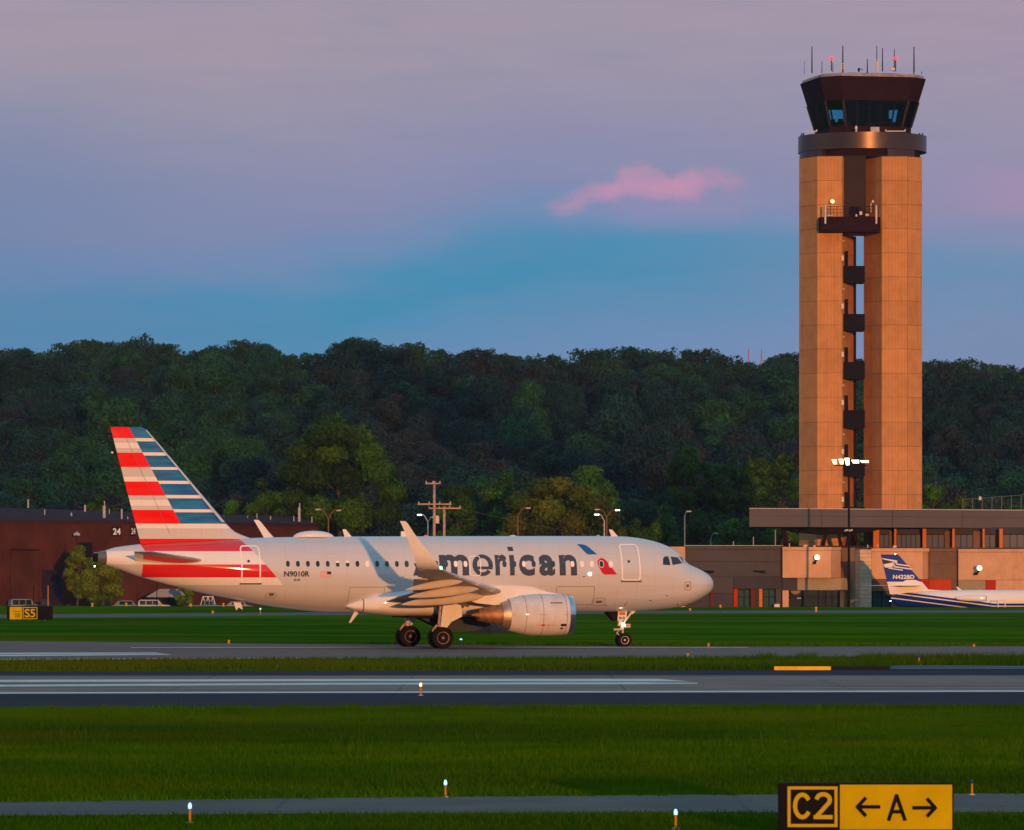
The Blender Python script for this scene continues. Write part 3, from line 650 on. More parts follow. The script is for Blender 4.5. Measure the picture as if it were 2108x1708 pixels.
for a, b_, n in ((1811, 1831, 2), (1847, 1896, 5), (1908, 1945, 3), (1967, 2004, 3), (2028, 2050, 2), (2066, 2110, 3), (2130, 2180, 3)):
    w = ublk('window', a, b_, 1098, 1126, M_blackm, 1.2, 1.59)
    for k in range(n):
        x0 = a + (b_-a)*k/n + 0.7; x1 = a + (b_-a)*(k+1)/n - 0.7
        ublk('pane', x0, x1, 1099.5, 1125.5, M_frost, 1.1, 1.19, w)
for a, b_ in ((1832, 1840), (1946, 1959), (2005, 2022)): ublk('wall_panel', a, b_, 1092, 1126, M_brown, 1.2, 1.58)
# canopy
cp0, cp1 = (PX(1544, 706), 706), (PX(2400, 735), 735)
dv = (Vector((*cp1, 0)) - Vector((*cp0, 0))).normalized(); nv = Vector((0.06, 1, 0))
def canp(t0, t1, d0, d1): return [tuple((Vector((*cp0, 0)) + dv*t + nv*d).xy) for t, d in ((t0, d0), (t1, d0), (t1, d1), (t0, d1))]
Lc = (Vector(cp1) - Vector(cp0)).length
MB().prism(canp(0.1, Lc, 0.2, 19), PZ(1082, 706), PZ(1047, 706)).build('canopy_roof', M_blackm, term)
n = 6
for k in range(n):
    MB().prism(canp(Lc*k/n+0.03, Lc*(k+1)/n-0.03, 0, 0.2), PZ(1060.3, 706), PZ(1046, 706)).build('fascia_panel', M_fascia, term)
    MB().prism(canp(Lc*k/n+0.03, Lc*(k+1)/n-0.03, 0.03, 0.2), PZ(1083, 706), PZ(1060.7, 706)).build('fascia_panel', M_fascia, term)
MB().prism(canp(-0.1, 0.1, -0.05, 19), PZ(1083.2, 706), PZ(1045.8, 706)).build('fascia_panel', M_fascia, term)
MB().prism(canp(-0.12, Lc, -0.08, 19.1), PZ(1045.8, 706), PZ(1044.4, 706)).build('parapet_cap', M_roofw, term)
b = MB(); zz = PZ(1083.5, 706)                       # sloping soffit box
b.extr([(PX(1618, BZ), BZ+4, zz), (PX(1640, BZ), BZ+4, zz-.5), (PX(1700, BZ), BZ+4, zz-.9), (PX(1795, BZ), BZ+4, zz-.6), (PX(1830, BZ), BZ+4, zz)], (0, 9, 0)).build('soffit', M_blackm, term)
for a, b_, w in ((1612, 1622, 9), (1702, 1693, 7), (1724, 1732, 7), (1752, 1742, 8), (1756, 1768, 8)):
    q0, q1 = PX(a, BZ+7), PX(b_, BZ+7); hw = w*0.5*BZ/F
    MB().extr([(q0-hw, BZ+6.5, zz), (q0+hw, BZ+6.5, zz), (q1+hw, BZ+6.5, PZ(1124, BZ+7)-.3), (q1-hw, BZ+6.5, PZ(1124, BZ+7)-.3)], (0, 0.8, 0)).build('strut', M_maroon, term)
MB().box(PX(1613, BZ), PX(1800, BZ), BZ+4.5, BZ+6.2, tz(1126, BZ), tz(1121.5, BZ)).build('roof_curb', M_bronze, term)
for a, w, h in ((1661, 8, 5), (1680, 5, 4), (1628, 2, 8), (1790, 2, 5), (1811, 1.5, 6), (1846, 7, 3)):
    MB().box(PX(a-w/2, BZ), PX(a+w/2, BZ), BZ+3.6, BZ+4.2, tz(1126, BZ), tz(1124.5-h, BZ)).build('roof_vent', M_pale, term)
for a, y in ((1513, 1112), (1554.5, 1103), (1600, 1088)):
    MB().tube((PX(a, BZ), BZ+5, tz(1126, BZ)), (PX(a, BZ), BZ+5, tz(y, BZ)), 0.07, n=6).build('roof_mast', M_galv, term)
def wall_lamp(px, py, lit=True):
    o = MB().box(PX(px-7, BZ), PX(px-2, BZ), BZ-2.0, BZ-1.5 if px < 1700 else BZ-0.4, PZ(py+14, BZ), PZ(py+9, BZ)).tube((PX(px-4, BZ), BZ-1.8, PZ(py+10, BZ)), (PX(px, BZ), BZ-2.4, PZ(py+4, BZ)), 0.16, n=6).build('wall_lamp', M_blackm, term)
    MB().ball((PX(px, BZ), BZ-2.5, PZ(py, BZ)), 0.36, 12).build('lamp_globe', M_whitelamp, o)
wall_lamp(1680, 1146); wall_lamp(2013, 1168)
for px, py in ((1553, 1174), (1447, 1174)):
    o = MB().tube((PX(px, BZ), BZ-1.4, PZ(py, BZ)), (PX(px+14, BZ), BZ-0.9, PZ(py+1.5, BZ)), 0.10, n=6).box(PX(px+13, BZ), PX(px+22, BZ), BZ-1.0, BZ-0.01, PZ(py+4, BZ), PZ(py-1, BZ)).build('unlit_lamp', M_blackm, term)

# ------------------------------------------------------------------ maroon hangar on the left
M_hang = mat('maroon ribbed steel siding', (0.075, 0.025, 0.019), 0.55, 0.1, var=0.25, vs=0.25)
M_hroof = mat('dark maroon steel roof', (0.045, 0.022, 0.028), 0.45, 0.1, var=0.2, vs=0.3)
hA, hB, hC = (PX(-60, 748), 748), (PX(263, 768), 768), (PX(655, 812), 812)
hz = 12.2
hangar = thing('hangar', 'dark maroon ribbed steel hangar carrying two number 24 signs, behind the airliner tail', 'hangar', (PX(260, 780), 780, -1.1))
back1 = (hC[0]-18, hC[1]+38); back0 = (hA[0]-25, hA[1]+50)
MB().prism([hA, hB, hC, back1, back0], -1.1, hz).build('wall', M_hang, hangar)
P0 = (PX(-60, 790), 790, PZ(1042, 790)); P1 = (PX(600, 835), 835, PZ(1062, 835))
def up(p, o=0.35): return (p[0], p[1]-o, hz)
rf = MB(); rf.poly([up(hA), up(hB), P0]); rf.poly([up(hB), P1, P0]); rf.poly([up(hB), (hC[0]+.6, hC[1], hz), P1]); rf.poly([(hC[0]+.6, hC[1], hz), (back1[0], back1[1], hz), P1]); rf.poly([P0, P1, (back1[0], back1[1], hz), (back0[0], back0[1], hz)])
rf.build('roof', M_hroof, hangar)
def along(p, q, t): return (p[0]+(q[0]-p[0])*t, p[1]+(q[1]-p[1])*t)
ribs = MB()
for p, q in ((hA, hB), (hB, hC)):
    d = Vector((q[0]-p[0], q[1]-p[1], 0)); L = d.length; d.normalize(); nn = Vector((d.y, -d.x, 0)); k = 0.2
    while k < L:
        a = Vector((*p, 0)) + d*k; pts = [a, a + d*0.10, a + d*0.07 + nn*0.05, a + d*0.03 + nn*0.05]
        ribs.prism([(v.x, v.y) for v in pts][::-1], -1.1, hz-0.5); k += 0.33
r_ = ribs.build('siding_rib', M_hang, hangar); r_['kind'] = 'stuff'
for p, q in ((hA, hB), (hB, hC)):
    d = Vector((q[0]-p[0], q[1]-p[1], 0)).normalized(); nn = Vector((d.y, -d.x, 0))
    pts = [Vector((*p, 0)), Vector((*q, 0)), Vector((*q, 0))+nn*0.25, Vector((*p, 0))+nn*0.25]
    MB().prism([(v.x, v.y) for v in reversed(pts)], hz-0.5, hz-0.05).build('eave_gutter', M_hroof, hangar)
def on_wall(p, q, px0, px1, y0, y1, m, name, off=0.10, th=0.1):
    """slab on the wall p-q spanning photo columns and rows"""
    out = []
    for px in (px0, px1):
        k = (px - CX) / F; t = (k*p[1] - p[0]) / ((q[0]-p[0]) - k*(q[1]-p[1])); out.append(Vector((*along(p, q, t), 0)))
    d = (out[1]-out[0]).normalized(); nn = Vector((d.y, -d.x, 0)); Z = (out[0].y+out[1].y)/2
    a, b_ = out[0]+nn*off, out[1]+nn*off
    o = MB().prism([(v.x, v.y) for v in (b_, a, a+nn*th, b_+nn*th)], PZ(y1, Z), PZ(y0, Z)).build(name, m, hangar)
    return o, a+nn*(th+.02), b_+nn*(th+.02), Z
on_wall(hA, hB, 20, 76, 1131, 1262, M_hang, 'sliding_door'); on_wall(hA, hB, 18, 78, 1129, 1132, M_blackm, 'door_track', 0.2, 0.15)
on_wall(hA, hB, 160, 188, 1115, 1160, M_blackm, 'opening'); on_wall(hA, hB, 86, 127, 1172, 1262, mat('blue black door', (0.022, 0.016, 0.03), 0.6, var=0.2), 'door')
for p, q, x0, x1, y0, y1 in ((hA, hB, 229, 248, 1082.5, 1103), (hB, hC, 267, 277, 1082, 1102)):
    o, a, b_, Z = on_wall(p, q, x0, x1, y0, y1, M_blackp, 'number_sign')
    d = b_ - a; zz0, zz1 = PZ(y1-3.5, Z), PZ(y0+3.5, Z)
    text_on('numerals', '24', mat('white sign paint', (0.75, 0.75, 0.75), 0.5), o, (a.x+d.x*.08, a.y+d.y*.08-0.02, zz0), (d.x*.84, d.y*.84, 0), (0, 0, zz1-zz0), bold=0.03)
for px, y0, y1, r in ((58, 1040, 1027, .12), (92, 1056, 1047, .08), (147, 1066, 1054, .12), (175, 1048, 1038, .14), (214.5, 1067, 1040, .22), (215, 1040, 1030, .08), (225, 1053, 1046, .06), (250.5, 1070, 1046, .13), (263, 1068, 1062, .07), (461, 1075, 1061, .08), (509.6, 1073, 1061, .08), (529, 1066, 1056, .07), (557, 1073, 1061, .1), (605, 1072, 1061, .08), (616, 1071, 1043, .2), (617, 1043, 1034, .08), (642, 1072, 1062, .08)):
    Z = 775 if px < 270 else 815
    MB().tube((PX(px, Z), Z, PZ(y0+4, Z)), (PX(px, Z), Z, PZ(y1, Z)), r, n=8).build('roof_vent', M_galv, hangar)
MB().lathe([(.5, 0), (.45, .3), (.15, .45)], (PX(158, 757), 757, PZ(1101, 757)), n=8).tube((PX(158, 757), 757, PZ(1097, 757)), (PX(155, 757), 760.5, PZ(1092, 757)), 0.08, n=5).build('wall_lamp', M_galv, hangar)
# ------------------------------------------------------------------ hillside and trees
M_bark = mat('grey brown bark', (0.085, 0.06, 0.045), 0.9, var=0.3, vs=2)
def leafmat(name, stops, rnd=True, transl=0.15, dark=0.38):
    m = bpy.data.materials.new(name); m.use_nodes = True
    N = NT(m.node_tree); b = N.n['Principled BSDF']; b.inputs['Roughness'].default_value = 0.65; b.inputs['Specular IOR Level'].default_value = 0.15
    if rnd: base = N.ramp(N.new('ShaderNodeObjectInfo').outputs['Random'], stops, 'LINEAR')
    else: base = N.ramp(N.smooth(N.noise(N.new('ShaderNodeNewGeometry').outputs['Position'], 0.18, 3, 0.5), 0.3, 0.7), stops)
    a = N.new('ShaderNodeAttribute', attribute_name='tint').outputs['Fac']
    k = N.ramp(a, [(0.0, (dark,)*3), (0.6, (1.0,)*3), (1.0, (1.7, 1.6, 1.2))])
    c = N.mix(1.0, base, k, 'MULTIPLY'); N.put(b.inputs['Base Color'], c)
    tr = N.new('ShaderNodeBsdfTranslucent'); N.put(tr.inputs[0], c)
    mx = N.new('ShaderNodeMixShader'); mx.inputs[0].default_value = transl
    N.l.new(b.outputs[0], mx.inputs[1]); N.l.new(tr.outputs[0], mx.inputs[2]); N.l.new(mx.outputs[0], N.n['Material Output'].inputs[0])
    return m
M_leaf_hill = leafmat('haze tinted blue green hillside foliage', [(0.0, (0.006, 0.040, 0.038)), (0.5, (0.009, 0.054, 0.044)), (1.0, (0.004, 0.030, 0.034))])  # blue of the distant haze is mixed into the hillside leaf colours
M_hill_green = leafmat('haze tinted fresh green hillside foliage', [(0.0, (0.010, 0.066, 0.032)), (0.5, (0.020, 0.098, 0.028)), (1.0, (0.009, 0.058, 0.038))])
M_hill_brown = leafmat('haze tinted dull brown hillside foliage', [(0.0, (0.015, 0.032, 0.036)), (0.5, (0.020, 0.035, 0.040)), (1.0, (0.011, 0.030, 0.032))])
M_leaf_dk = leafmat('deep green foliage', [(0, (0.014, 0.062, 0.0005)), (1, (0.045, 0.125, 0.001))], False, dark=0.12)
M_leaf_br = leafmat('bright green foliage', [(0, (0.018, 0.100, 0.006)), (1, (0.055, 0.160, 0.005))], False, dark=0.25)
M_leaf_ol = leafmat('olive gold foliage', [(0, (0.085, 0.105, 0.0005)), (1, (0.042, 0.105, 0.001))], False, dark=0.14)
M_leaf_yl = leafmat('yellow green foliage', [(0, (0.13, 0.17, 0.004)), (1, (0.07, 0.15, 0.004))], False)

def crown_mesh(seed, H, Rr, zb, nleaf, leaf, nl=26, mats=None, shape=1.0, trunk_in=True, lobe=(0.17, 0.36), jit=0.33, inner=0.72, given=None):
    """leaf clumps on lobes scattered through an uneven crown; returns (crown mesh arrays)"""
    rs = np.random.RandomState(seed)
    cz, rz = (H + zb) / 2, (H - zb) / 2
    lob = []
    for k in range(nl):
        u = rs.normal(size=3); u /= np.linalg.norm(u); r = rs.uniform(0.35, 0.80) ** 0.7
        c = np.array([u[0]*Rr*r, u[1]*Rr*r, cz + u[2]*rz*r])
        taper = 1.0 - 0.35*shape*max(0, (c[2]-cz)/rz)
        c[0] *= taper; c[1] *= taper
        lr = Rr * rs.uniform(*lobe)
        if c[2] + lr*0.8 > H: c[2] = H - lr*0.8
        lob.append((c, lr, rs.uniform(-0.2, 0.2)))
    if given: lob = [(np.array(g[:3]), g[3], rs.uniform(-0.28, 0.28)) for g in given]; nl = len(lob)
    w = np.array([l[1]**2 for l in lob]); w /= w.sum()
    idx = rs.choice(nl, nleaf, p=w)
    cc = np.array([l[0] for l in lob])[idx]; rr = np.array([l[1] for l in lob])[idx]; lt = np.array([l[2] for l in lob])[idx]
    d = rs.normal(size=(nleaf, 3)); d[:, 2] = d[:, 2]*0.9 + 0.25; d /= np.linalg.norm(d, axis=1)[:, None]
    rad = rr * rs.uniform(inner, 1.10, nleaf)
    bump = 1 + 0.22*np.sin(d[:, 0]*9 + idx) * np.cos(d[:, 2]*8 + idx*2)
    P = cc + d * (rad*bump)[:, None] * np.array([1, 1, 0.82])
    nrm = d + rs.normal(0, jit, (nleaf, 3)); nrm /= np.linalg.norm(nrm, axis=1)[:, None]
    t1 = np.cross(nrm, rs.normal(size=(nleaf, 3))); t1 /= np.linalg.norm(t1, axis=1)[:, None]; t2 = np.cross(nrm, t1)
    s = leaf * rs.uniform(0.45, 1.2, nleaf)[:, None]; s2 = s * rs.uniform(0.5, 1.0, nleaf)[:, None]
    q = np.stack([P - t1*s/2, P - t2*s2/2 + t1*s*0.1, P + t1*s/2, P + t2*s2/2], 1)
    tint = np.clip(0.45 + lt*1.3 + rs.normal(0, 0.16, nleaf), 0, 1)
    zq = np.percentile(P[:, 2], 99.3)
    if given: zq = H
    P[:, 2] = zb + (P[:, 2]-zb) * (H - zb) / (zq - zb)
    rq = Rr if given else np.percentile(np.abs(P[:, 0]), 98.5); P[:, :2] *= Rr / rq
    kz = (H - zb)/(zq - zb); lob = [(np.array([l[0][0]*Rr/rq, l[0][1]*Rr/rq, zb + (l[0][2]-zb)*kz]), l[1], l[2]) for l in lob]
    return q.reshape(-1, 3).astype(np.float32), np.repeat(tint, 4).astype(np.float32), lob
def mesh_from_quads(name, q, tint, mats, extra=None):
    n = len(q)//4; me = bpy.data.meshes.new(name)
    ev, ef = ([], []) if extra is None else (extra.v, extra.f)
    nv = len(q) + len(ev); lp = n*4 + sum(len(f) for f in ef)
    me.vertices.add(nv); co = np.zeros((nv, 3), np.float32); co[:len(q)] = q
    if ev: co[len(q):] = np.array(ev, np.float32)
    me.vertices.foreach_set('co', co.ravel()); me.loops.add(lp); me.polygons.add(n + len(ef))
    li = np.concatenate([np.arange(n*4), np.array([i + len(q) for f in ef for i in f], int)]).astype(np.int32)
    ls = np.concatenate([np.arange(0, n*4, 4), n*4 + np.cumsum([0] + [len(f) for f in ef])[:-1]]).astype(np.int32) if ef else np.arange(0, n*4, 4).astype(np.int32)
    lt = np.concatenate([np.full(n, 4), np.array([len(f) for f in ef], int)]).astype(np.int32)
    me.loops.foreach_set('vertex_index', li); me.polygons.foreach_set('loop_start', ls); me.polygons.foreach_set('loop_total', lt)
    mi = np.zeros(n + len(ef), np.int32); mi[n:] = 1 if len(mats) > 1 else 0
    for m in mats: me.materials.append(m)
    me.polygons.foreach_set('material_index', mi)
    at = me.attributes.new('tint', 'FLOAT', 'POINT'); tt = np.full(nv, 0.5, np.float32); tt[:len(q)] = tint; at.data.foreach_set('value', tt)
    me.update(calc_edges=True); return me
def trunk_mb(seed, H, zb, lob, r0, limbs=9):
    rs = random.Random(seed); b = MB(); p = Vector((0, 0, -0.3)); z_end = zb + (H-zb)*0.75; n = 6; pts = [p]
    for k in range(1, n+1): pts.append(Vector((rs.uniform(-.25, .25)*k/2, rs.uniform(-.25, .25)*k/2, z_end*k/n)))
    for k in range(n): b.tube(pts[k], pts[k+1], r0*(1-k/n*.8), r0*(1-(k+1)/n*.8), 7, cap=(k in (0, n-1)))
    for l in sorted(lob, key=lambda l: -l[1])[:limbs]:
        t = min(0.92, max(0.3, (l[0][2]-2.5)/z_end)); k = min(n-1, int(t*n)); a = pts[k].lerp(pts[k+1], t*n-k)
        b.tube(a, Vector(l[0].tolist()), r0*0.38*(1-t*.5), r0*0.08, 5, cap=False)
    return b

# terrain behind the airport
SKY = [(-200, 712), (0, 713), (100, 712), (150, 698), (210, 693), (270, 691), (330, 697), (380, 713), (430, 712), (490, 694), (530, 698), (560, 713), (600, 729), (660, 722), (700, 694), (740, 687), (790, 700), (830, 708), (890, 708), (930, 722), (1000, 716), (1080, 724), (1180, 730), (1240, 714), (1300, 711), (1400, 715), (1470, 714), (1530, 738), (1560, 738), (1600, 722), (1640, 712), (1760, 728), (1900, 737), (1980, 736), (2040, 742), (2108, 748), (2300, 745)]
sx, sy = zip(*SKY)
ZR = 1380.0
def terr(x, Z):
    px = CX + x*F/Z; zr = PZ(float(np.interp(px, sx, sy)), ZR) - 12.0
    t = (Z - 866) / (ZR - 866)
    if t <= 0: return -1.1 + max(0, (Z - 840) / 26) * 1.1 if Z > 840 else -1.1
    t = min(t, 1.12); s = t*0.75 + 0.25*(t*t*(3-2*t)) if t <= 1 else 1.0 + (t-1)*0.2
    return s*zr + 3.0*noise.noise(Vector((x*0.016, Z*0.012, 4.0)))*math.sin(min(t, 1)*math.pi) + 0.3
hm = MB(); rowsZ = list(np.linspace(838, 1450, 40)) + [1600, 2400, 6000]; colsx = np.linspace(-170, 170, 60)
hm.loft([[(float(x_)*(1 if Z < 1500 else Z/1200) + (0 if abs(x_) < 169 else math.copysign(500, x_)), float(Z), terr(float(x_), min(Z, 1450)) if Z < 1500 else (40 if Z < 3000 else 30)) for x_ in colsx] for Z in rowsZ], cap=False, closed=False)
M_under = mat('dark undergrowth', (0.008, 0.016, 0.009), 0.95, var=0.6, vs=0.25, coords='Object')
tag(hm.build('hillside', M_under, smooth=True, fixn=False), kind='structure')

variants = []
for i in range(9):
    rs = random.Random(50+i); H = rs.uniform(14.5, 18.5); Rr = rs.uniform(4.6, 6.6); zb = H*rs.uniform(0.12, 0.25) if i < 6 else H*0.42
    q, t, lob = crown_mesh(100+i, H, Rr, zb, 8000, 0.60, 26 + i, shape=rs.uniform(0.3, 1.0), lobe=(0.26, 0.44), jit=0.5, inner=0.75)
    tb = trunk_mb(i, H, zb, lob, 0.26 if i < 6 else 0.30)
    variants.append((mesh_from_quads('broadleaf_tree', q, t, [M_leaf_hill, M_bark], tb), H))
rs = random.Random(7); spots = []
Z = 874.0; row = 0
while Z < ZR + 40:
    half = 1110*Z/F; step = 10.2 + 0.6*math.sin(row); x = -half + rs.uniform(0, step)
    while x < half:
        spots.append((x + rs.uniform(-2.8, 2.8), Z + rs.uniform(-9, 9))); x += step
    Z += 27 if Z < ZR-60 else 18; row += 1
spots.sort(key=lambda s: s[1])
def hidden(x, Z, top):                                # behind the tower shafts nothing of a tree shows
    px = CX + x*F/Z; return 1668 < px < 1722 or 1795 < px < 1880
spots = [s for s in spots if not hidden(s[0], s[1], 0)]
GL = 'x dark broadleaf tree in the wooded hillside behind the airfield'
nind = 0; rest = []
# the skyline rows and the nearest rows show largest; the crowded middle goes last
for i, (x, Z) in enumerate(spots):
    vi = rs.randrange(6) if (Z > 905 or rs.random() < 0.45) else 6 + rs.randrange(3)
    px = CX + x*F/Z
    if Z > ZR - 10: vi = rs.randrange(6)
    me, H = variants[vi]; sc_ = rs.uniform(0.82, 1.12)
    if Z > ZR-35:
        want = PZ(float(np.interp(px, sx, sy)) + rs.uniform(-4, 4), Z) - terr(x, Z); sc_ = max(0.6, min(1.35, want / H))
    zmx = PZ(float(np.interp(px, sx, sy)) + rs.choice((-11, -5, 0, 3, 6, 9)), Z) - terr(x, Z)
    sc_ = max(0.45, min(sc_, zmx / H))
    if nind < 298:
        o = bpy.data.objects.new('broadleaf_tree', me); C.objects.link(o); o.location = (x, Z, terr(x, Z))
        o.rotation_euler = (0, 0, rs.uniform(0, 6.28)); sw_ = max(sc_, 0.85); o.scale = (sw_*rs.uniform(.9, 1.15), sw_*rs.uniform(.9, 1.15), sc_)
        nn = noise.noise(Vector((x*0.022, Z*0.010, 9.0))) + rs.uniform(-.22, .22); ci = 1 if nn > 0.16 else (2 if nn < -0.16 else 0)
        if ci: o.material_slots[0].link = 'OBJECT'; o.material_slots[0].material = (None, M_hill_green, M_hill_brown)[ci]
        zone = 'at the foot of the hill' if Z < 985 else ('halfway up the wooded hill' if Z < 1240 else 'on the ridge of the wooded hill')
        side_ = 'left of the airliner fin' if px < 240 else ('above the rear fuselage' if px < 700 else ('above the airliner lettering' if px < 1150 else ('between nose and tower' if px < 1660 else 'behind and right of the tower')))
        lab = '%s tree %s, %s' % (('blue green', 'fresh green', 'dull brown')[ci], zone, side_)
        tag(o, lab, 'tree', lab.replace(' tree ', ' trees ')); nind += 1
    else: rest.append((x, Z, vi, sc_, rs.uniform(0, 6.28)))
for zz_, st_ in ((1366, 6.0), (1388, 5.5), (1400, 6.0), (1425, 6.5)):
    x = -150.0
    while x < 150:
        rest.append((x + rs.uniform(-2, 2), zz_ + rs.uniform(-4, 4), rs.randrange(6), rs.uniform(0.45, 0.62), rs.uniform(0, 6.28))); x += st_
if rest:
    Q, TT = [], []
    cache = {}
    for x, Z, vi, s_, a in rest:
        if vi not in cache:
            r2 = random.Random(50+vi); H = r2.uniform(14.5, 18.5); Rr = r2.uniform(4.6, 6.6); zb = H*r2.uniform(0.12, 0.25)
            q, t, _ = crown_mesh(300+vi, H, Rr, zb*.3, 1900, 0.85, 24, lobe=(0.28, 0.46), jit=0.5); cache[vi] = (q, t)
        q, t = cache[vi]; ca, sa = math.cos(a), math.sin(a)
        v = np.stack([q[:, 0]*ca - q[:, 1]*sa, q[:, 0]*sa + q[:, 1]*ca, q[:, 2]], 1)*s_ + np.array([x, Z, terr(x, Z)])
        Q.append(v); TT.append(np.clip(t + (noise.noise(Vector((x, Z, 1)))*.5), 0, 1))
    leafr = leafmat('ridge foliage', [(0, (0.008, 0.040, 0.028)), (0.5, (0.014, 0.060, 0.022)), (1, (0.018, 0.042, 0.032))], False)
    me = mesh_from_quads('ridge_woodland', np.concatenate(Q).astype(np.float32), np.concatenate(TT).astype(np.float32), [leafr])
    o = bpy.data.objects.new('ridge_woodland', me); C.objects.link(o)
    tag(o, 'mass of dark tree crowns closing the top of the hillside', 'woodland', kind='stuff')

# trees one can tell apart in front of the hill
def near_tree(seed, px, Z, wpx, ytop, ybase, m, label, nleaf, leaf, zb=0.15, nl=34, group=None, shape=0.6, z0=-1.1, name='broadleaf_tree', lobes=None):
    ztop = PZ(ytop, Z); H = ztop - z0; Rr = wpx*Z/F/2
    t = thing(name, label, 'tree', (PX(px, Z), Z, z0), 0.0, group)
    gv = None
    if lobes:
        rz = random.Random(seed); gv = []
        for lx, ly, lr in lobes:
            for rep in range(3): gv.append((PX(lx, Z)-PX(px, Z) + rz.uniform(-.4, .4), rz.uniform(-1, 0.8)*(3.2 if rep else 4.5), PZ(ly, Z)-z0 + rz.uniform(-.5, .5), lr*Z/F*(rz.uniform(.62, .8) if rep else .85)))
    q, ti, lob = crown_mesh(seed, H, Rr, H*zb, int(nleaf*1.9), leaf*1.05, int(nl*1.4), shape=shape, lobe=(0.22, 0.38), jit=0.4, inner=0.8, given=gv)
    me = mesh_from_quads('crown', q, ti, [m]); o = bpy.data.objects.new('crown', me); C.objects.link(o); o.parent = t
    trunk_mb(seed, H, H*zb, lob, max(0.12, H*0.018)).build('trunk', M_bark, t, world=False, smooth=True)
    return t
near_tree(1, 700, 850, 250, 848, 1110, M_leaf_dk, 'largest dark green tree, tall and broad domed, rising behind the hangar roof', 46000, 0.50, 0.06, 60,
    lobes=[(690, 884, 40), (652, 893, 34), (735, 900, 36), (618, 925, 34), (680, 930, 48), (762, 932, 36), (600, 972, 36), (650, 985, 46), (718, 985, 50), (782, 975, 40), (812, 1010, 32), (604, 1030, 38), (660, 1050, 48), (730, 1060, 48), (795, 1060, 38)])
near_tree(3, 548, 842, 100, 962, 1090, M_leaf_dk, 'mid green bushy tree at the left foot of the largest tree', 8000, 0.46, 0.05, 30)
near_tree(4, 470, 840, 74, 1010, 1090, M_leaf_br, 'small bright green tree over the hangar roof, right of the airliner fin', 5000, 0.42, 0.1, 22)
near_tree(5, 200, 842, 96, 1000, 1090, M_leaf_dk, 'dark round tree behind the hangar roof, left of the airliner fin', 6000, 0.46, 0.1, 24)
near_tree(6, 1160, 834, 250, 975, 1125, M_leaf_ol, 'broad olive gold tree behind the airliner lettering and emblem', 30000, 0.44, 0.05, 46,
    lobes=[(1112, 1006, 32), (1150, 1004, 31), (1072, 1030, 32), (1190, 1020, 30), (1228, 1040, 32), (1125, 1048, 44), (1062, 1080, 32), (1180, 1075, 42), (1250, 1075, 34), (1272, 1102, 24), (1110, 1095, 40), (1040, 1105, 22)])
near_tree(9, 940, 852, 110, 966, 1110, M_leaf_dk, 'deep green tree behind the utility poles', 9000, 0.46, 0.05, 30)
near_tree(10, 1035, 860, 110, 930, 1110, M_leaf_br, 'pale green tree between the utility poles and the olive trees, further back', 9000, 0.5, 0.1, 34)
near_tree(11, 1210, 866, 130, 944, 1110, M_leaf_br, 'pale green rounded tree above the olive trees', 9000, 0.5, 0.1, 34)
for i, (px, y, w, m, lab) in enumerate(((1316, 1050, 74, M_leaf_dk, 'low dark green tree just right of the olive trees'), (1372, 1030, 84, M_leaf_br, 'bright green bushy tree above the airliner nose'), (1440, 1040, 84, M_leaf_dk, 'dark green bushy tree behind the tall grey lamp post'),
        (1500, 1050, 70, M_leaf_br, 'bright green shrubby tree left of the canopy'), (1560, 1022, 96, M_leaf_br, 'bright green tree behind the left end of the canopy'), (1622, 1020, 70, M_leaf_dk, 'dark green tree at the left edge of the tower foot'),
        (1925, 946, 90, M_leaf_br, 'tall bright green tree right of the tower foot'), (1975, 996, 80, M_leaf_ol, 'olive green bush beside the chain link fence'), (1768, 1000, 40, M_leaf_dk, 'slim dark tree seen in the slot between the tower shafts'), (2068, 1018, 50, M_leaf_dk, 'dark shrub at the far right above the canopy'))):
    near_tree(30+i, px, 838 + (i % 3)*5, w, y, 1110, m, lab, 5200, 0.42, 0.04, 26)
for i, (px, y, w) in enumerate(((1418, 905, 92), (1466, 930, 66), (1560, 915, 90), (1612, 920, 64), (1500, 925, 70))):
    near_tree(60+i, px, 868 + (i % 2)*4, w, y, 1110, M_leaf_dk, 'tall tree with bare trunk at the foot of the hill, %s' % ('leftmost of five', 'second from the left', 'fourth from the left', 'nearest the tower', 'middle one')[i], 4200, 0.5, 0.52, 22, group='bare trunked trees at the foot of the hill')
near_tree(80, 160, 735, 62, 1112, 1262, M_leaf_yl, 'slender yellow green tree standing in front of the hangar, left of the dark opening', 5200, 0.34, 0.10, 22, shape=1.0)
near_tree(81, 212, 733, 92, 1140, 1262, M_leaf_yl, 'spreading yellow green tree in front of the hangar below the airliner tail', 8000, 0.34, 0.08, 30)
near_tree(82, 380, 741, 40, 1200, 1262, M_leaf_yl, 'small yellow green tree glimpsed under the airliner rear fuselage', 2000, 0.34, 0.15, 14)
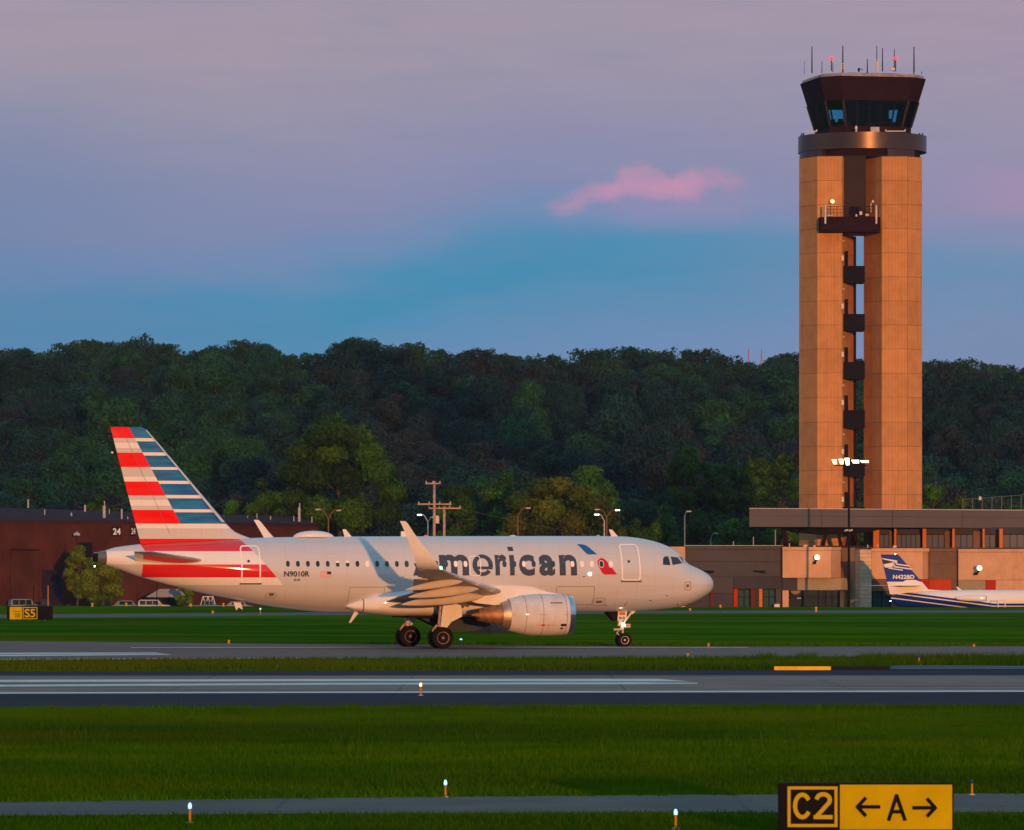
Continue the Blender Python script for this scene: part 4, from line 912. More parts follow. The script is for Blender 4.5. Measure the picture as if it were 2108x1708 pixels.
# ------------------------------------------------------------------ airliner (u = metres behind the nose, v = metres to starboard, z = height)
U0 = 16.1
def L(u, v, z): return (U0 - u, -v, z)
jet = thing('airliner', 'white and silver twin engine airliner with striped red and blue fin taxiing to the right', 'airliner', (-4.70, 281.0, 0), R(14.2))
def B(mb, name, m, par=jet, smooth=False, auto=None, fixn=True): return mb.build(name, m, par, smooth=smooth, world=False, fixn=fixn, auto=auto)
SILVER, WHITE, RED = (0.57, 0.565, 0.565), (0.80, 0.77, 0.74), (0.66, 0.002, 0.003)
def jet_paint(name, kind):
    m = bpy.data.materials.new(name); m.use_nodes = True; N = NT(m.node_tree); b = N.n['Principled BSDF']
    b.inputs['Roughness'].default_value = 0.9; b.inputs['Specular IOR Level'].default_value = 0.04; b.inputs['Coat Weight'].default_value = 0.9 if kind == 'fuselage' else 0.5; b.inputs['Coat Roughness'].default_value = 0.05; b.inputs['Coat IOR'].default_value = 1.85 if kind == 'fuselage' else 1.5
    oc = N.new('ShaderNodeTexCoord').outputs['Object']; x, y, z = N.sep(oc); u = N.sub(U0, x)
    # faint grime streaks and panel tone differences
    g = N.smooth(N.noise(N.comb(N.mul(x, 0.25), 0.0, N.mul(z, 1.3)), 1.0, 6, 0.6), 0.3, 0.8)
    if kind == 'fuselage':
        fr = N.add(24.17, N.mul(N.sub(z, 3.36), 0.86))
        low = N.mul(N.lt(z, 3.0), 1.0)
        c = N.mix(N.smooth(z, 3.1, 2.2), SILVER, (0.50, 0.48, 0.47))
        c = N.mix(N.AND(N.band(z, 4.45, 5.15), N.gt(u, fr)), c, WHITE)
        c = N.mix(N.AND(N.band(z, 3.36, 3.76), N.gt(u, fr)), c, WHITE)
        c = N.mix(N.AND(N.band(z, 3.76, 4.45), N.gt(u, fr), N.lt(u, 31.5)), c, RED)
        c = N.mix(N.AND(N.band(z, 5.15, 5.81), N.gt(u, fr), N.lt(u, N.add(31.38, N.mul(N.sub(z, 5.18), 0.48)))), c, RED)
        c = N.mix(N.gt(u, 33.35), c, (0.10, 0.085, 0.08))
    elif kind == 'fin':
        us = N.add(29.37, N.mul(N.sub(z, 6.6), 0.54)); aft = N.gt(u, us); fwd = N.lt(u, us)
        c = SILVER
        c = N.mix(N.AND(aft, N.OR(N.band(z, 10.59, 10.87), N.band(z, 8.83, 9.08), N.band(z, 7.56, 7.86))), c, WHITE)
        c = N.mix(N.AND(fwd, N.gt(z, 6.61)), c, WHITE)
        blue = N.mix(N.smooth(N.sub(us, u), 0.1, 2.6), (0.008, 0.12, 0.30), (0.001, 0.060, 0.33))
        blue = N.mix(N.smooth(N.noise(N.comb(N.mul(u, 0.5), 0.0, N.mul(z, 3.4)), 1.0, 2, 0.5), 0.35, 0.65), blue, (0.014, 0.19, 0.40))
        c = N.mix(N.AND(fwd, N.OR(*[N.band(z, a, b_) for a, b_ in ((11.12, 11.8), (10.37, 10.95), (9.59, 10.20), (8.87, 9.45), (8.12, 8.71), (7.37, 7.95), (6.61, 7.21))])), c, blue)
        c = N.mix(N.AND(aft, N.OR(*[N.band(z, a, b_) for a, b_ in ((11.11, 11.8), (9.59, 10.35), (8.09, 8.83), (6.60, 7.33))])), c, (0.78, 0.002, 0.003))
        c = N.mix(N.band(z, 6.36, 6.605), c, WHITE); c = N.mix(N.AND(N.lt(z, 5.81), N.gt(z, 5.15)), c, RED); c = N.mix(N.lt(z, 5.15), c, WHITE)
    c = N.mix(N.mul(g, 0.13), c, (0.30, 0.26, 0.23))
    dr = N.smooth(N.noise(N.comb(N.mul(x, 2.6), 0.0, N.mul(z, 0.22)), 1.0, 5, 0.65), 0.56, 0.80); c = N.mix(N.mul(dr, 0.12), c, (0.22, 0.17, 0.14))
    # riveted frame lines, very faint
    fl = N.lt(N.m('ABSOLUTE', N.sub(N.m('FRACT', N.m('DIVIDE', u, 1.066)), 0.5)), 0.010)
    c = N.mix(N.mul(fl, 0.13), c, (0.1, 0.1, 0.1))
    sm_ = N.OR(*[N.lt(N.m('ABSOLUTE', N.sub(z, q_)), 0.010) for q_ in (2.55, 3.30, 5.02, 5.62)]); c = N.mix(N.mul(sm_, 0.15 if kind == 'fuselage' else 0.0), c, (0.1, 0.1, 0.1))
    N.put(b.inputs['Base Color'], c); return m
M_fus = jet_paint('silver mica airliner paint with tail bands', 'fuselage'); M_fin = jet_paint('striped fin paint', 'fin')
M_wing = mat('sun warmed wing grey paint', (0.46, 0.41, 0.37), 0.6, 0.1, var=0.14, vs=0.9, coat=0.12)  # grey warmed so the colour carries the orange sunlight of the underside
M_ftf = mat('sun warmed fairing paint', (0.54, 0.47, 0.40), 0.6, var=0.08, vs=0.9, coat=0.25)  # warm sunlight worked into the fairing colour as well
M_wht = mat('white gloss paint', (0.74, 0.71, 0.69), 0.3, 0.0, var=0.06, vs=1.0, coat=0.6)
M_nac = mat('pale nacelle paint', (0.62, 0.59, 0.58), 0.3, 0.1, var=0.09, vs=1.4, coat=0.6, bump=0.0)
M_stab = mat('glossy tailplane paint', (0.36, 0.36, 0.36), 0.2, 0.0, var=0.05, vs=1, coat=1.0)
M_lip = mat('polished intake lip', (0.62, 0.62, 0.64), 0.12, 1.0)
M_hot = mat('heat stained nozzle metal', (0.34, 0.19, 0.10), 0.62, 0.7, var=0.35, vs=3.0)
M_ring = mat('bright exhaust ring', (0.50, 0.38, 0.30), 0.5, 0.8, var=0.2, vs=3.0)
M_dk = mat('dark recess', (0.012, 0.012, 0.015), 0.8); M_tyre = mat('black tyre rubber', (0.014, 0.012, 0.013), 0.85, bump=0.2, bs=30)
M_rim = mat('dusty wheel rim', (0.20, 0.12, 0.10), 0.5, 0.4, var=0.3, vs=8); M_rimn = mat('grey wheel rim', (0.48, 0.38, 0.33), 0.45, 0.4, var=0.2, vs=8)
M_gear = mat('gear leg paint', (0.50, 0.40, 0.34), 0.45, 0.1, var=0.3, vs=6); M_pane = mat('cabin window glass', (0.020, 0.030, 0.045), 0.12, spec=0.6, var=0.5, vs=2.0)
M_pane2 = mat('cabin glass within the lettering', (0.030, 0.060, 0.085), 0.12, spec=0.6, var=0.4, vs=2.0)
M_frame = mat('window surround', (0.60, 0.60, 0.61), 0.3); M_blind = mat('white window blind', (0.85, 0.83, 0.82), 0.5)
M_line = mat('panel gap', (0.16, 0.13, 0.12), 0.8); M_letter = mat('dark slate lettering', (0.052, 0.066, 0.100), 0.35, coat=0.5); M_reg = mat('charcoal registration', (0.03, 0.035, 0.05), 0.4)
M_blue = mat('bright blue emblem', (0.010, 0.12, 0.36), 0.3, coat=0.5); M_emred = mat('red emblem', (0.52, 0.012, 0.02), 0.3, coat=0.5); M_emgrey = mat('silver emblem', (0.50, 0.53, 0.56), 0.3, coat=0.4)
M_landing = mat('lit landing light', (1, 1, 1), 0.3, emit=(1.0, 0.95, 0.85), estr=12); M_green = mat('green navigation light', (0.1, 0.8, 0.3), 0.3, emit=(0.15, 1.0, 0.35), estr=6); M_strobe = mat('red anti collision lamp', (0.6, 0.02, 0.06), 0.3, emit=(1, 0.05, 0.12), estr=0.6)

ST = [(0.0, 3.37, 3.33, .02), (.02, 3.52, 3.20, .17), (.06, 3.64, 3.12, .27), (.12, 3.74, 3.03, .38), (.23, 3.87, 2.93, .53), (.40, 4.00, 2.80, .72), (.57, 4.10, 2.71, .87), (.91, 4.27, 2.51, 1.06), (1.18, 4.39, 2.39, 1.18), (1.45, 4.52, 2.29, 1.28), (1.62, 4.68, 2.23, 1.33), (1.80, 4.90, 2.19, 1.39), (1.99, 5.10, 2.15, 1.44), (2.39, 5.37, 2.08, 1.55), (2.93, 5.60, 2.03, 1.68),
      (3.61, 5.79, 1.97, 1.80), (4.28, 5.91, 1.94, 1.88), (5.0, 5.98, 1.915, 1.94), (5.8, 6.0, 1.90, 1.97), (7, 6.0, 1.90, 1.975), (20.0, 5.95, 1.88, 1.975), (21.5, 5.93, 1.90, 1.97), (22.88, 5.92, 2.01, 1.95), (24.92, 5.88, 2.27, 1.82), (26.27, 5.82, 2.55, 1.66), (27.62, 5.76, 2.80, 1.45), (28.96, 5.70, 3.12, 1.22), (30.04, 5.63, 3.39, 1.02), (31.0, 5.57, 3.64, .85), (31.6, 5.51, 3.81, .75), (32.32, 5.43, 4.08, .62), (32.9, 5.34, 4.27, .52), (33.4, 5.18, 4.42, .42), (33.8, 5.10, 4.50, .34)]
us_ = np.array([s[0] for s in ST]); tt_ = np.sqrt(us_)
def sec(u):
    t = math.sqrt(max(u, 0))
    def cr(col):
        v = [s[col] for s in ST]; return float(hermite(t, tt_, np.array(v)))
    return cr(1), cr(2), cr(3)
def hermite(t, X, Y):
    i = int(min(max(np.searchsorted(X, t) - 1, 0), len(X) - 2)); h = X[i+1]-X[i]; s = (Y[i+1]-Y[i])/h
    def sl(k):
        if k == 0: return (Y[1]-Y[0])/(X[1]-X[0])
        if k == len(X)-1: return (Y[-1]-Y[-2])/(X[-1]-X[-2])
        a = (Y[k]-Y[k-1])/(X[k]-X[k-1]); b = (Y[k+1]-Y[k])/(X[k+1]-X[k])
        return 0.0 if a*b <= 0 else 2*a*b/(a+b)
    m0, m1 = sl(i), sl(i+1); q = (t-X[i])/h
    return (2*q**3-3*q**2+1)*Y[i] + (q**3-2*q**2+q)*h*m0 + (-2*q**3+3*q**2)*Y[i+1] + (q**3-q**2)*h*m1
def skin(u, z, off=0.006):
    """starboard surface point (v, z) of the fuselage pushed outward a little"""
    zt, zb, w = sec(u); zc, h = (zt+zb)/2, (zt-zb)/2; s = max(-0.999, min(0.999, (z-zc)/h)); c = math.sqrt(1-s*s)
    v = w*c; n = Vector((c/w, s/h)).normalized()
    return v + n.x*off, z + n.y*off
def SK(u, z, off=0.006):
    v, z2 = skin(u, z, off); return L(u, v, z2)
ru = [0, .005, .02, .04, .07, .11, .16, .23, .31, .40, .5, .6, .75, .9, 1.05, 1.2, 1.35, 1.5, 1.65, 1.8, 1.95, 2.15, 2.4, 2.7, 3.0, 3.4, 3.8, 4.3, 4.9, 5.5, 6.2, 7] + [7+k*1.05 for k in range(1, 13)] + [20.5, 21.2, 22, 22.8, 23.6, 24.4, 25.2, 26, 26.8, 27.6, 28.4, 29.2, 30, 30.8, 31.4, 31.9, 32.4, 32.9, 33.4, 33.8]
fb = MB(); rings = []
for u in ru:
    zt, zb, w = sec(u); zc, h = (zt+zb)/2, (zt-zb)/2
    rings.append([L(u, w*math.sin(2*math.pi*k/144), zc + h*math.cos(2*math.pi*k/144)) for k in range(144)])
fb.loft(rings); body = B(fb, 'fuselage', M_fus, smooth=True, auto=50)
B(MB().tube(L(33.75, 0, 4.80), L(34.0, 0, 4.80), 0.22, 0.20, 16), 'exhaust_pipe', M_dk)
B(MB().ball(L(33.95, 0.1, 4.35), 0.035, 8), 'tail_light', M_landing)

def dense(mb, dz=0.10, du=0.25):
    bm = bmesh.new(); vs = [bm.verts.new((p[0], 0, p[1])) for p in mb[0]]
    for f in mb[1]:
        try: bm.faces.new([vs[i] for i in f])
        except ValueError: pass
    zs = [p[1] for p in mb[0]]; us2 = [p[0] for p in mb[0]]
    k = math.floor(min(zs)/dz)*dz
    while k < max(zs):
        bmesh.ops.bisect_plane(bm, geom=bm.verts[:]+bm.edges[:]+bm.faces[:], plane_co=(0, 0, k), plane_no=(0, 0, 1)); k += dz
    k = math.floor(min(us2)/du)*du
    while k < max(us2):
        bmesh.ops.bisect_plane(bm, geom=bm.verts[:]+bm.edges[:]+bm.faces[:], plane_co=(k, 0, 0), plane_no=(1, 0, 0)); k += du
    out = ([(v.co.x, v.co.z) for v in bm.verts], [])
    bm.verts.index_update(); out[1].extend([tuple(v.index for v in f.verts) for f in bm.faces]); bm.free(); return out
def decal(name, verts, faces, m, par=body, off=0.010, label=None):
    """flat print laid on the fuselage: verts are (u, z)"""
    v, f = dense((verts, faces)); b = MB(); b.v = [SK(p[0], p[1], off) for p in v]; b.f = f; b.mi = [0]*len(f)
    o = b.build(name, m, par, world=False, fixn=False)
    if label: o['label'] = label
    return o
def decal_poly(name, pts, m, par=body, off=0.010): return decal(name, pts, [tuple(range(len(pts)))], m, par, off)
def decal_text(name, txt, u0, u1, z0, z1, m, bold=0.0, off=0.010, par=body, shear=0.0):
    """u0 = left edge in the picture (further aft), u1 = right edge"""
    v, f, _ = text_flat(txt, bold, shear=shear); return decal(name, [(u0 + (u1-u0)*p[0], z0 + (z1-z0)*p[1]) for p in v], f, m, par, off)
def strip(name, pts, w, m, par=body, off=0.013, closed=False):
    """thin band along a line of (u, z) points"""
    out = MB(); pts = list(pts) + ([pts[0]] if closed else [])
    dn = []
    for a, b_ in zip(pts[:-1], pts[1:]):
        n = max(1, int(math.hypot(b_[0]-a[0], b_[1]-a[1])/0.12)); dn += [(a[0]+(b_[0]-a[0])*k/n, a[1]+(b_[1]-a[1])*k/n) for k in range(n)]
    dn.append(pts[-1]); prev = None
    for k, p in enumerate(dn):
        q0 = dn[max(0, k-1)] if not (closed and k == 0) else dn[-2]; q1 = dn[min(len(dn)-1, k+1)] if not (closed and k == len(dn)-1) else dn[1]
        d = Vector((q1[0]-q0[0], q1[1]-q0[1])).normalized(); n_ = Vector((-d.y, d.x))*w/2
        out.v += [SK(p[0]+n_.x, p[1]+n_.y, off), SK(p[0]-n_.x, p[1]-n_.y, off)]
        if k: i = 2*k; out.f.append((i-2, i-1, i+1, i)); out.mi.append(0)
    return out.build(name, m, par, world=False, fixn=False)
def rrect(u0, u1, z0, z1, r=0.2, n=5):
    pts = []
    for cx_, cz_, a in ((u1-r if u1 > u0 else u1+r, z1-r, 0), (u0+r if u1 > u0 else u0-r, z1-r, 90), (u0+r if u1 > u0 else u0-r, z0+r, 180), (u1-r if u1 > u0 else u1+r, z0+r, 270)):
        for k in range(n+1):
            t = R(a + 90*k/n); pts.append((cx_ + (r*math.cos(t))*(1 if u1 > u0 else -1), cz_ + r*math.sin(t)))
    return pts
# name along the side: each letter fitted to its place
decal_text('letter', 'A', 17.17, 15.88, 3.86, 5.36, M_letter, 0.035)
for ch, a, b_, z0, z1 in (('m', 15.72, 14.11, 3.87, 4.98), ('r', 12.66, 12.02, 3.87, 4.98), ('c', 11.35, 10.49, 3.85, 4.98), ('a', 10.25, 9.37, 3.85, 4.98), ('n', 9.12, 8.16, 3.87, 4.98)):
    decal_text('letter', ch, a, b_, z0, z1, M_letter, 0.035)
decal('letter', [(11.86, 3.87), (11.60, 3.87), (11.60, 4.96), (11.86, 4.96), (11.86, 5.17), (11.58, 5.17), (11.58, 5.40), (11.88, 5.40)], [(0, 1, 2, 3), (4, 5, 6, 7)], M_letter)
ea = [R(-24 + (322+24)*k/30) for k in range(31)]; ev = [(13.35 - .565*math.cos(a), 4.415 + .575*math.sin(a)) for a in ea] + [(13.35 - .32*math.cos(a), 4.415 + .37*math.sin(a)) for a in ea]
decal('letter', ev, [(k, k+1, 32+k, 31+k) for k in range(30)], M_letter)
decal('letter', [(13.68, 4.19), (12.86, 4.19), (12.79, 4.35), (13.68, 4.35)], [(0, 1, 2, 3)], M_letter, off=0.0115)
decal_text('registration', 'N9010R', 24.14, 22.78, 3.80, 4.10, M_reg, 0.03)
decal_text('fleet_number', '010', 23.62, 23.28, 3.57, 3.70, M_reg, 0.03)
fl = body
def usx(px): return 22.20 - (px - 661.0)/37.4
w0, w1, f0, f1 = 22.20, 21.62, 3.79, 4.08
decal('flag', [(w0, f0), (w1, f0), (w1, f1), (w0, f1)], [(0, 1, 2, 3)], M_blind)
for k in range(7):
    h = (f1-f0)/13; decal('flag_stripe', [(w0, f0+2*k*h), (w1, f0+2*k*h), (w1, f0+(2*k+1)*h), (w0, f0+(2*k+1)*h)], [(0, 1, 2, 3)], M_emred, off=0.014)
decal('flag_canton', [(w1+.22, f0+(f1-f0)*.46), (w1, f0+(f1-f0)*.46), (w1, f1), (w1+.22, f1)], [(0, 1, 2, 3)], M_reg, off=0.018)
# emblem
decal_poly('emblem', [(7.98, 5.54), (7.75, 5.545), (7.55, 5.51), (7.40, 5.42), (7.20, 5.22), (6.97, 5.0), (7.47, 4.99), (7.62, 5.10), (7.80, 5.34)], M_blue)
decal_poly('emblem', [(7.30, 4.93), (7.10, 4.965), (6.85, 4.95), (6.62, 4.91), (6.48, 4.84), (6.66, 4.84), (6.85, 4.79), (6.98, 4.66), (7.02, 4.5), (7.12, 4.62), (7.24, 4.80)], M_emgrey)
decal_poly('emblem', [(6.86, 4.80), (6.66, 4.79), (6.50, 4.66), (6.30, 4.40), (5.94, 3.92), (6.66, 3.92), (6.80, 4.05), (6.98, 4.40), (7.01, 4.58), (6.98, 4.70)], M_emred)
# cabin windows
blinds = {k for k in ()}
for k in range(34):
    if k == 21: continue
    u = 23.93 - 0.5355*(20.55 if k == 20 else k)
    ell = lambda a, b_: [(u + a*math.cos(t)*(abs(math.cos(t))**-.25 if abs(math.cos(t)) > .01 else 1)*.96, 4.48 + b_*math.sin(t)*(abs(math.sin(t))**-.15 if abs(math.sin(t)) > .01 else 1)*.98) for t in [2*math.pi*j/20 for j in range(20)]]
    inl = 12 <= k <= 29
    fr_ = decal_poly('window', ell(.118, .170) if inl else ell(.148, .202), M_pane2 if inl else M_frame, jet, off=0.014)
    closed = k in (8, 17, 18, 24, 29, 30, 31, 33)
    decal_poly('blind' if closed else 'pane', ell(.108, .160), M_blind if closed else (M_pane2 if inl else M_pane), fr_, off=0.018)
    if k in (5, 13, 6): decal_poly('blind', [(u-.1, 4.53), (u+.1, 4.53), (u+.09, 4.60), (u, 4.64), (u-.09, 4.60)], M_blind, fr_, off=0.021)
# doors, exits, hatches
d1 = strip('door_outline', rrect(4.64, 5.64, 3.62, 5.53, 0.16), 0.07, M_blind, closed=True); strip('door_sill', [(5.72, 3.56), (4.55, 3.56)], 0.09, M_line, off=0.03)
d2 = strip('door_outline', rrect(25.40, 26.36, 3.49, 5.42, 0.16), 0.07, M_blind, closed=True); strip('door_sill', [(26.45, 3.44), (25.3, 3.44)], 0.09, M_line, off=0.03)
strip('exit_outline', rrect(13.47, 14.05, 3.86, 4.90, 0.14), 0.035, M_blind, closed=True)
for a, b_, c_, d_ in ((9.25, 7.15, 2.30, 3.28), (20.6, 18.7, 2.1, 3.25)):
    strip('cargo_door_gap', rrect(b_, a, c_, d_, 0.06), 0.022, M_line, closed=True)
strip('hatch_gap', rrect(1.66, 1.98, 3.10, 3.52, 0.05), 0.025, M_line, closed=True); decal_poly('static_port', rrect(1.75, 1.90, 3.23, 3.40, 0.03), M_line)
strip('hatch_gap', rrect(6.48, 7.08, 2.28, 2.66, 0.06), 0.022, M_line, closed=True); decal_poly('vent', rrect(6.6, 6.95, 2.39, 2.53, 0.06), M_line)
strip('hatch_gap', rrect(24.5, 25.0, 2.68, 2.95, 0.06), 0.022, M_line, closed=True); decal_poly('vent', rrect(24.85, 24.6, 2.78, 2.95, 0.04), M_line)
for u, z in ((5.25, 4.62), (26.0, 4.62)):
    decal_poly('door_window', rrect(u-.07, u+.07, z-.07, z+.07, 0.06), M_pane, off=0.012)
for u, z in ((3.0, 2.78), (3.9, 2.52), (6.35, 2.28), (7.78, 3.80), (2.2, 2.3)): decal_poly('drain_port', rrect(u-.07, u+.07, z-.02, z+.03, 0.02), M_line, off=0.012)
strip('coat_line', [(5.2, 2.44), (5.33, 2.2), (5.45, 2.0)], 0.035, M_emred)
B(MB().ball(L(7.45, 1.93, 3.95), 0.10, 10), 'lamp', M_landing)
# cockpit glazing
for pts in ([(3.30, 4.44), (2.84, 4.42), (2.90, 4.90), (3.10, 4.90), (3.24, 4.80)], [(2.72, 4.43), (2.08, 4.52), (2.30, 4.84), (2.76, 4.89)], [(1.98, 4.53), (1.66, 4.58), (1.84, 4.86), (2.20, 4.90)]):
    cxp = sum(p[0] for p in pts)/len(pts); czp = sum(p[1] for p in pts)/len(pts)
    f_ = decal_poly('cockpit_window', [(cxp+(p[0]-cxp)*1.10, czp+(p[1]-czp)*1.12) for p in pts], M_frame, jet, 0.008)
    decal_poly('pane', pts, M_pane if pts[0][0] > 2 else mat('windscreen with painted sky tint', (0.06, 0.10, 0.12), 0.05, spec=1.0), f_, off=0.016)  # paler cyan base of the front pane stands for mirrored sky
# satellite dome and aerials
dm = MB(); dm.loft([[L(22.15 + 1.15*math.cos(a)*s_, 0.55*math.sin(a)*s_, 5.90 + zz) for a in [2*math.pi*k/24 for k in range(24)]] for s_, zz in ((1.0, 0), (.93, .10), (.8, .20), (.6, .28), (.35, .33), (.05, .35))]); B(dm, 'satellite_dome', M_wht, smooth=True)
for a, b_, c_, t_ in ((20.18, 20.02, 20.50, .38), (5.42, 5.20, 5.78, .40), (17.1, 16.9, 17.3, .28)):
    B(MB().extr([L(a-.12, -.03, 5.92), L(a+.28, -.03, 5.92), L(c_+.08, -.03, 5.95+t_), L(c_-.10, -.03, 5.95+t_)], (0, -.06, 0)), 'blade_aerial', M_wht)
B(MB().ball(L(16.0, 0, 5.96), 0.14, 10, sz=.6), 'beacon', M_strobe); B(MB().ball(L(11.2, 0, 5.97), 0.2, 10, sz=.4), 'sensor_bump', M_wht); B(MB().ball(L(6.5, .2, 5.97), 0.1, 8), 'sensor_bump', M_galv)
B(MB().extr([L(26.5, .02, 2.45), L(26.1, .02, 2.42), L(26.0, .02, 2.05), L(26.22, .02, 2.18), L(26.35, .02, 2.02)], (0, -.05, 0)), 'tail_skid', M_wht)
B(MB().extr([L(20.0, .3, 1.95), L(19.7, .3, 1.95), L(20.2, .3, 1.35), L(20.3, .3, 1.35)], (0, -.05, 0)), 'drain_mast', M_wht)

# ---- lifting surfaces
def foil(n=12, tc=0.12):
    xs_ = [0.5*(1-math.cos(math.pi*k/n)) for k in range(n+1)]
    th = lambda x_: 5*tc*(0.2969*math.sqrt(x_) - 0.126*x_ - 0.3516*x_**2 + 0.2843*x_**3 - 0.1015*x_**4)
    return [(x_, th(x_)) for x_ in xs_] + [(x_, -th(x_)*0.85) for x_ in reversed(xs_[1:-1])]
def surf(secs, side=1, n=12, tip=True):
    """sections (v, z, uLE, uTE, t/c); thickness set square to the span line"""
    rings = []
    for i, (v, z, le, te, tc) in enumerate(secs):
        a = secs[max(0, i-1)]; b_ = secs[min(len(secs)-1, i+1)]; s = Vector((b_[0]-a[0], b_[1]-a[1])).normalized(); nn = Vector((-s.y, s.x))
        rings.append([L(le + (te-le)*x_, side*(v + nn.x*t*(te-le)), z + nn.y*t*(te-le)) for x_, t in foil(n, tc)])
    return MB().loft(rings)
WING = [(1.2, 2.62, 10.2, 18.2, .13), (2.1, 2.70, 11.0, 18.15, .13), (3.4, 2.82, 11.85, 18.0, .13), (5.75, 3.05, 13.35, 17.75, .125), (6.6, 3.14, 13.85, 17.68, .12), (9.0, 3.40, 15.2, 18.25, .115), (12.0, 3.73, 16.9, 19.05, .11), (14.5, 4.02, 18.25, 19.7, .11), (15.9, 4.21, 18.98, 20.18, .11), (16.3, 4.32, 19.18, 20.33, .11), (16.58, 4.55, 19.40, 20.46, .10), (16.78, 4.90, 19.70, 20.62, .09), (16.92, 5.35, 20.10, 20.82, .085), (17.08, 5.95, 20.62, 21.08, .08), (17.2, 6.45, 20.98, 21.33, .07), (17.22, 6.58, 21.12, 21.40, .06)]
for side in (1, -1):
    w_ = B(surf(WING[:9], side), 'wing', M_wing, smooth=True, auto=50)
    TIPW = [(v, z + max(0, v-15.9)*.33*(side < 0), a + (side < 0)*max(0, v-15.9)*.4, b_ + (side < 0)*max(0, v-15.9)*.4, t) for v, z, a, b_, t in WING[8:]]
    B(surf(TIPW, side, 12), 'winglet', M_wht, w_, smooth=True, auto=50)
    # flaps slightly drooped behind the trailing edge
    for (v0, z0, u0, u1), (v1, z1, u2, u3) in (((2.3, 2.48, 17.5, 18.75), (6.4, 2.96, 17.2, 18.25)), ((6.6, 2.98, 17.25, 18.25), (12.6, 3.68, 18.85, 19.62))):
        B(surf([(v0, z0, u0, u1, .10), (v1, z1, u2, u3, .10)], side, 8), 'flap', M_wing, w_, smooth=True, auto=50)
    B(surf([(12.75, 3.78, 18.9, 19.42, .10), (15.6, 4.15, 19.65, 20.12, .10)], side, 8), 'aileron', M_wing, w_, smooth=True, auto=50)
    # slats: a bright leading edge skin
    for (v0, v1) in ((2.5, 4.9), (6.6, 9.4), (9.5, 12.4), (12.5, 15.6)):
        def at(v): 
            for a, b_ in zip(WING[:-1], WING[1:]):
                if a[0] <= v <= b_[0]:
                    t = (v-a[0])/(b_[0]-a[0]); return [a[j]+(b_[j]-a[j])*t for j in range(5)]
        rr_ = []
        for v in (v0, (v0+v1)/2, v1):
            V_, z_, le, te, tc = at(v); c = te-le
            rr_.append([L(le + c*x_ - .03, side*V_, z_ + s_*c + 0.0) for x_, s_ in ((.13, .052), (.06, .045), (.02, .028), (0, 0), (.02, -.024), (.06, -.036), (.06, -.030), (.13, .040))])
        B(MB().loft(rr_), 'slat', M_wht, w_, smooth=True, auto=40)
    # flap track fairings
    for v, zt_, u_a, u_b, r_ in ((12.4, 3.50, 17.0, 20.0, .17), (9.4, 3.12, 15.4, 19.15, .21), (6.45, 2.72, 14.4, 18.85, .24)):
        rr_ = []
        for k in range(13):
            t = k/12; rad = r_*math.sin(math.pi*min(1, t*1.0)**0.8)**0.7 + .012; uu = u_a + (u_b-u_a)*t; zz = zt_ + .10 - .42*t**1.3 - (.0)
            rr_.append([L(uu, side*(v + .62*rad*math.cos(a)), zz - .05 + 1.15*rad*math.sin(a)) for a in [2*math.pi*j/12 for j in range(12)]])
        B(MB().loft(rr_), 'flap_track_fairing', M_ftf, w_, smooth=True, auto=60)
    for k, (v, u, z) in enumerate(((15.9, 18.98, 4.24),)):
        B(MB().ball(L(u, side*v, z), 0.09, 8), 'navigation_light', M_green if side > 0 else M_red, w_)
# body fairing under the wing
ff = []
for u, zt, zb, w in ((9.3, 3.0, 2.1, 1.0), (9.5, 3.2, 1.98, 1.5), (9.9, 3.42, 1.86, 1.86), (10.6, 3.60, 1.76, 2.03), (11.6, 3.66, 1.70, 2.10), (13, 3.64, 1.67, 2.14), (15, 3.5, 1.66, 2.16), (17, 3.3, 1.67, 2.15), (18.4, 3.12, 1.72, 2.08), (19.2, 2.96, 1.80, 1.95), (19.8, 2.75, 1.88, 1.75), (20.25, 2.55, 1.98, 1.52), (20.55, 2.38, 2.12, 1.36), (20.66, 2.28, 2.2, 1.28)):
    zc, h = (zt+zb)/2, (zt-zb)/2
    ff.append([L(u, w*math.copysign(abs(math.sin(a))**.62, math.sin(a)), zc + h*math.copysign(abs(math.cos(a))**.62, math.cos(a))) for a in [2*math.pi*k/48 for k in range(48)]])
bf = B(MB().loft(ff), 'belly_fairing', M_wht, smooth=True, auto=60)
q = MB(); rg = [[(p[0]+(dx), p[1]*1.006, 2.3+(p[2]-2.3)*1.01) for p in ff[10]] for dx in (0.03, -0.03)]; q.loft(rg, cap=False); B(q, 'fairing_gap', M_line, bf)
q = MB(); q.box(U0-17.4, U0-14.7, -2.0, 2.0, 1.62, 1.72); B(q, 'wheel_bay', M_dk, bf)
q = MB(); q.extr([L(12.5, 2.165, 2.55), L(15.0, 2.175, 2.45), L(15.0, 2.175, 2.95), L(12.5, 2.165, 3.0)], (0, -.02, 0)); B(q, 'wing_root_shade', mat('brown painted shade', (0.22, 0.15, 0.11), .6), bf)  # brown slab added for the shaded area below wing and pylon
# tailplane
for side in (1, -1):
    B(surf([(0.5, 4.62, 27.75, 31.9, .11), (1.2, 4.66, 28.4, 31.95, .11), (3.6, 4.87, 30.15, 32.45, .10), (6.0, 5.08, 31.85, 32.9, .10), (6.22, 5.10, 32.15, 32.95, .06)], side), 'tailplane', M_stab, smooth=True, auto=50)
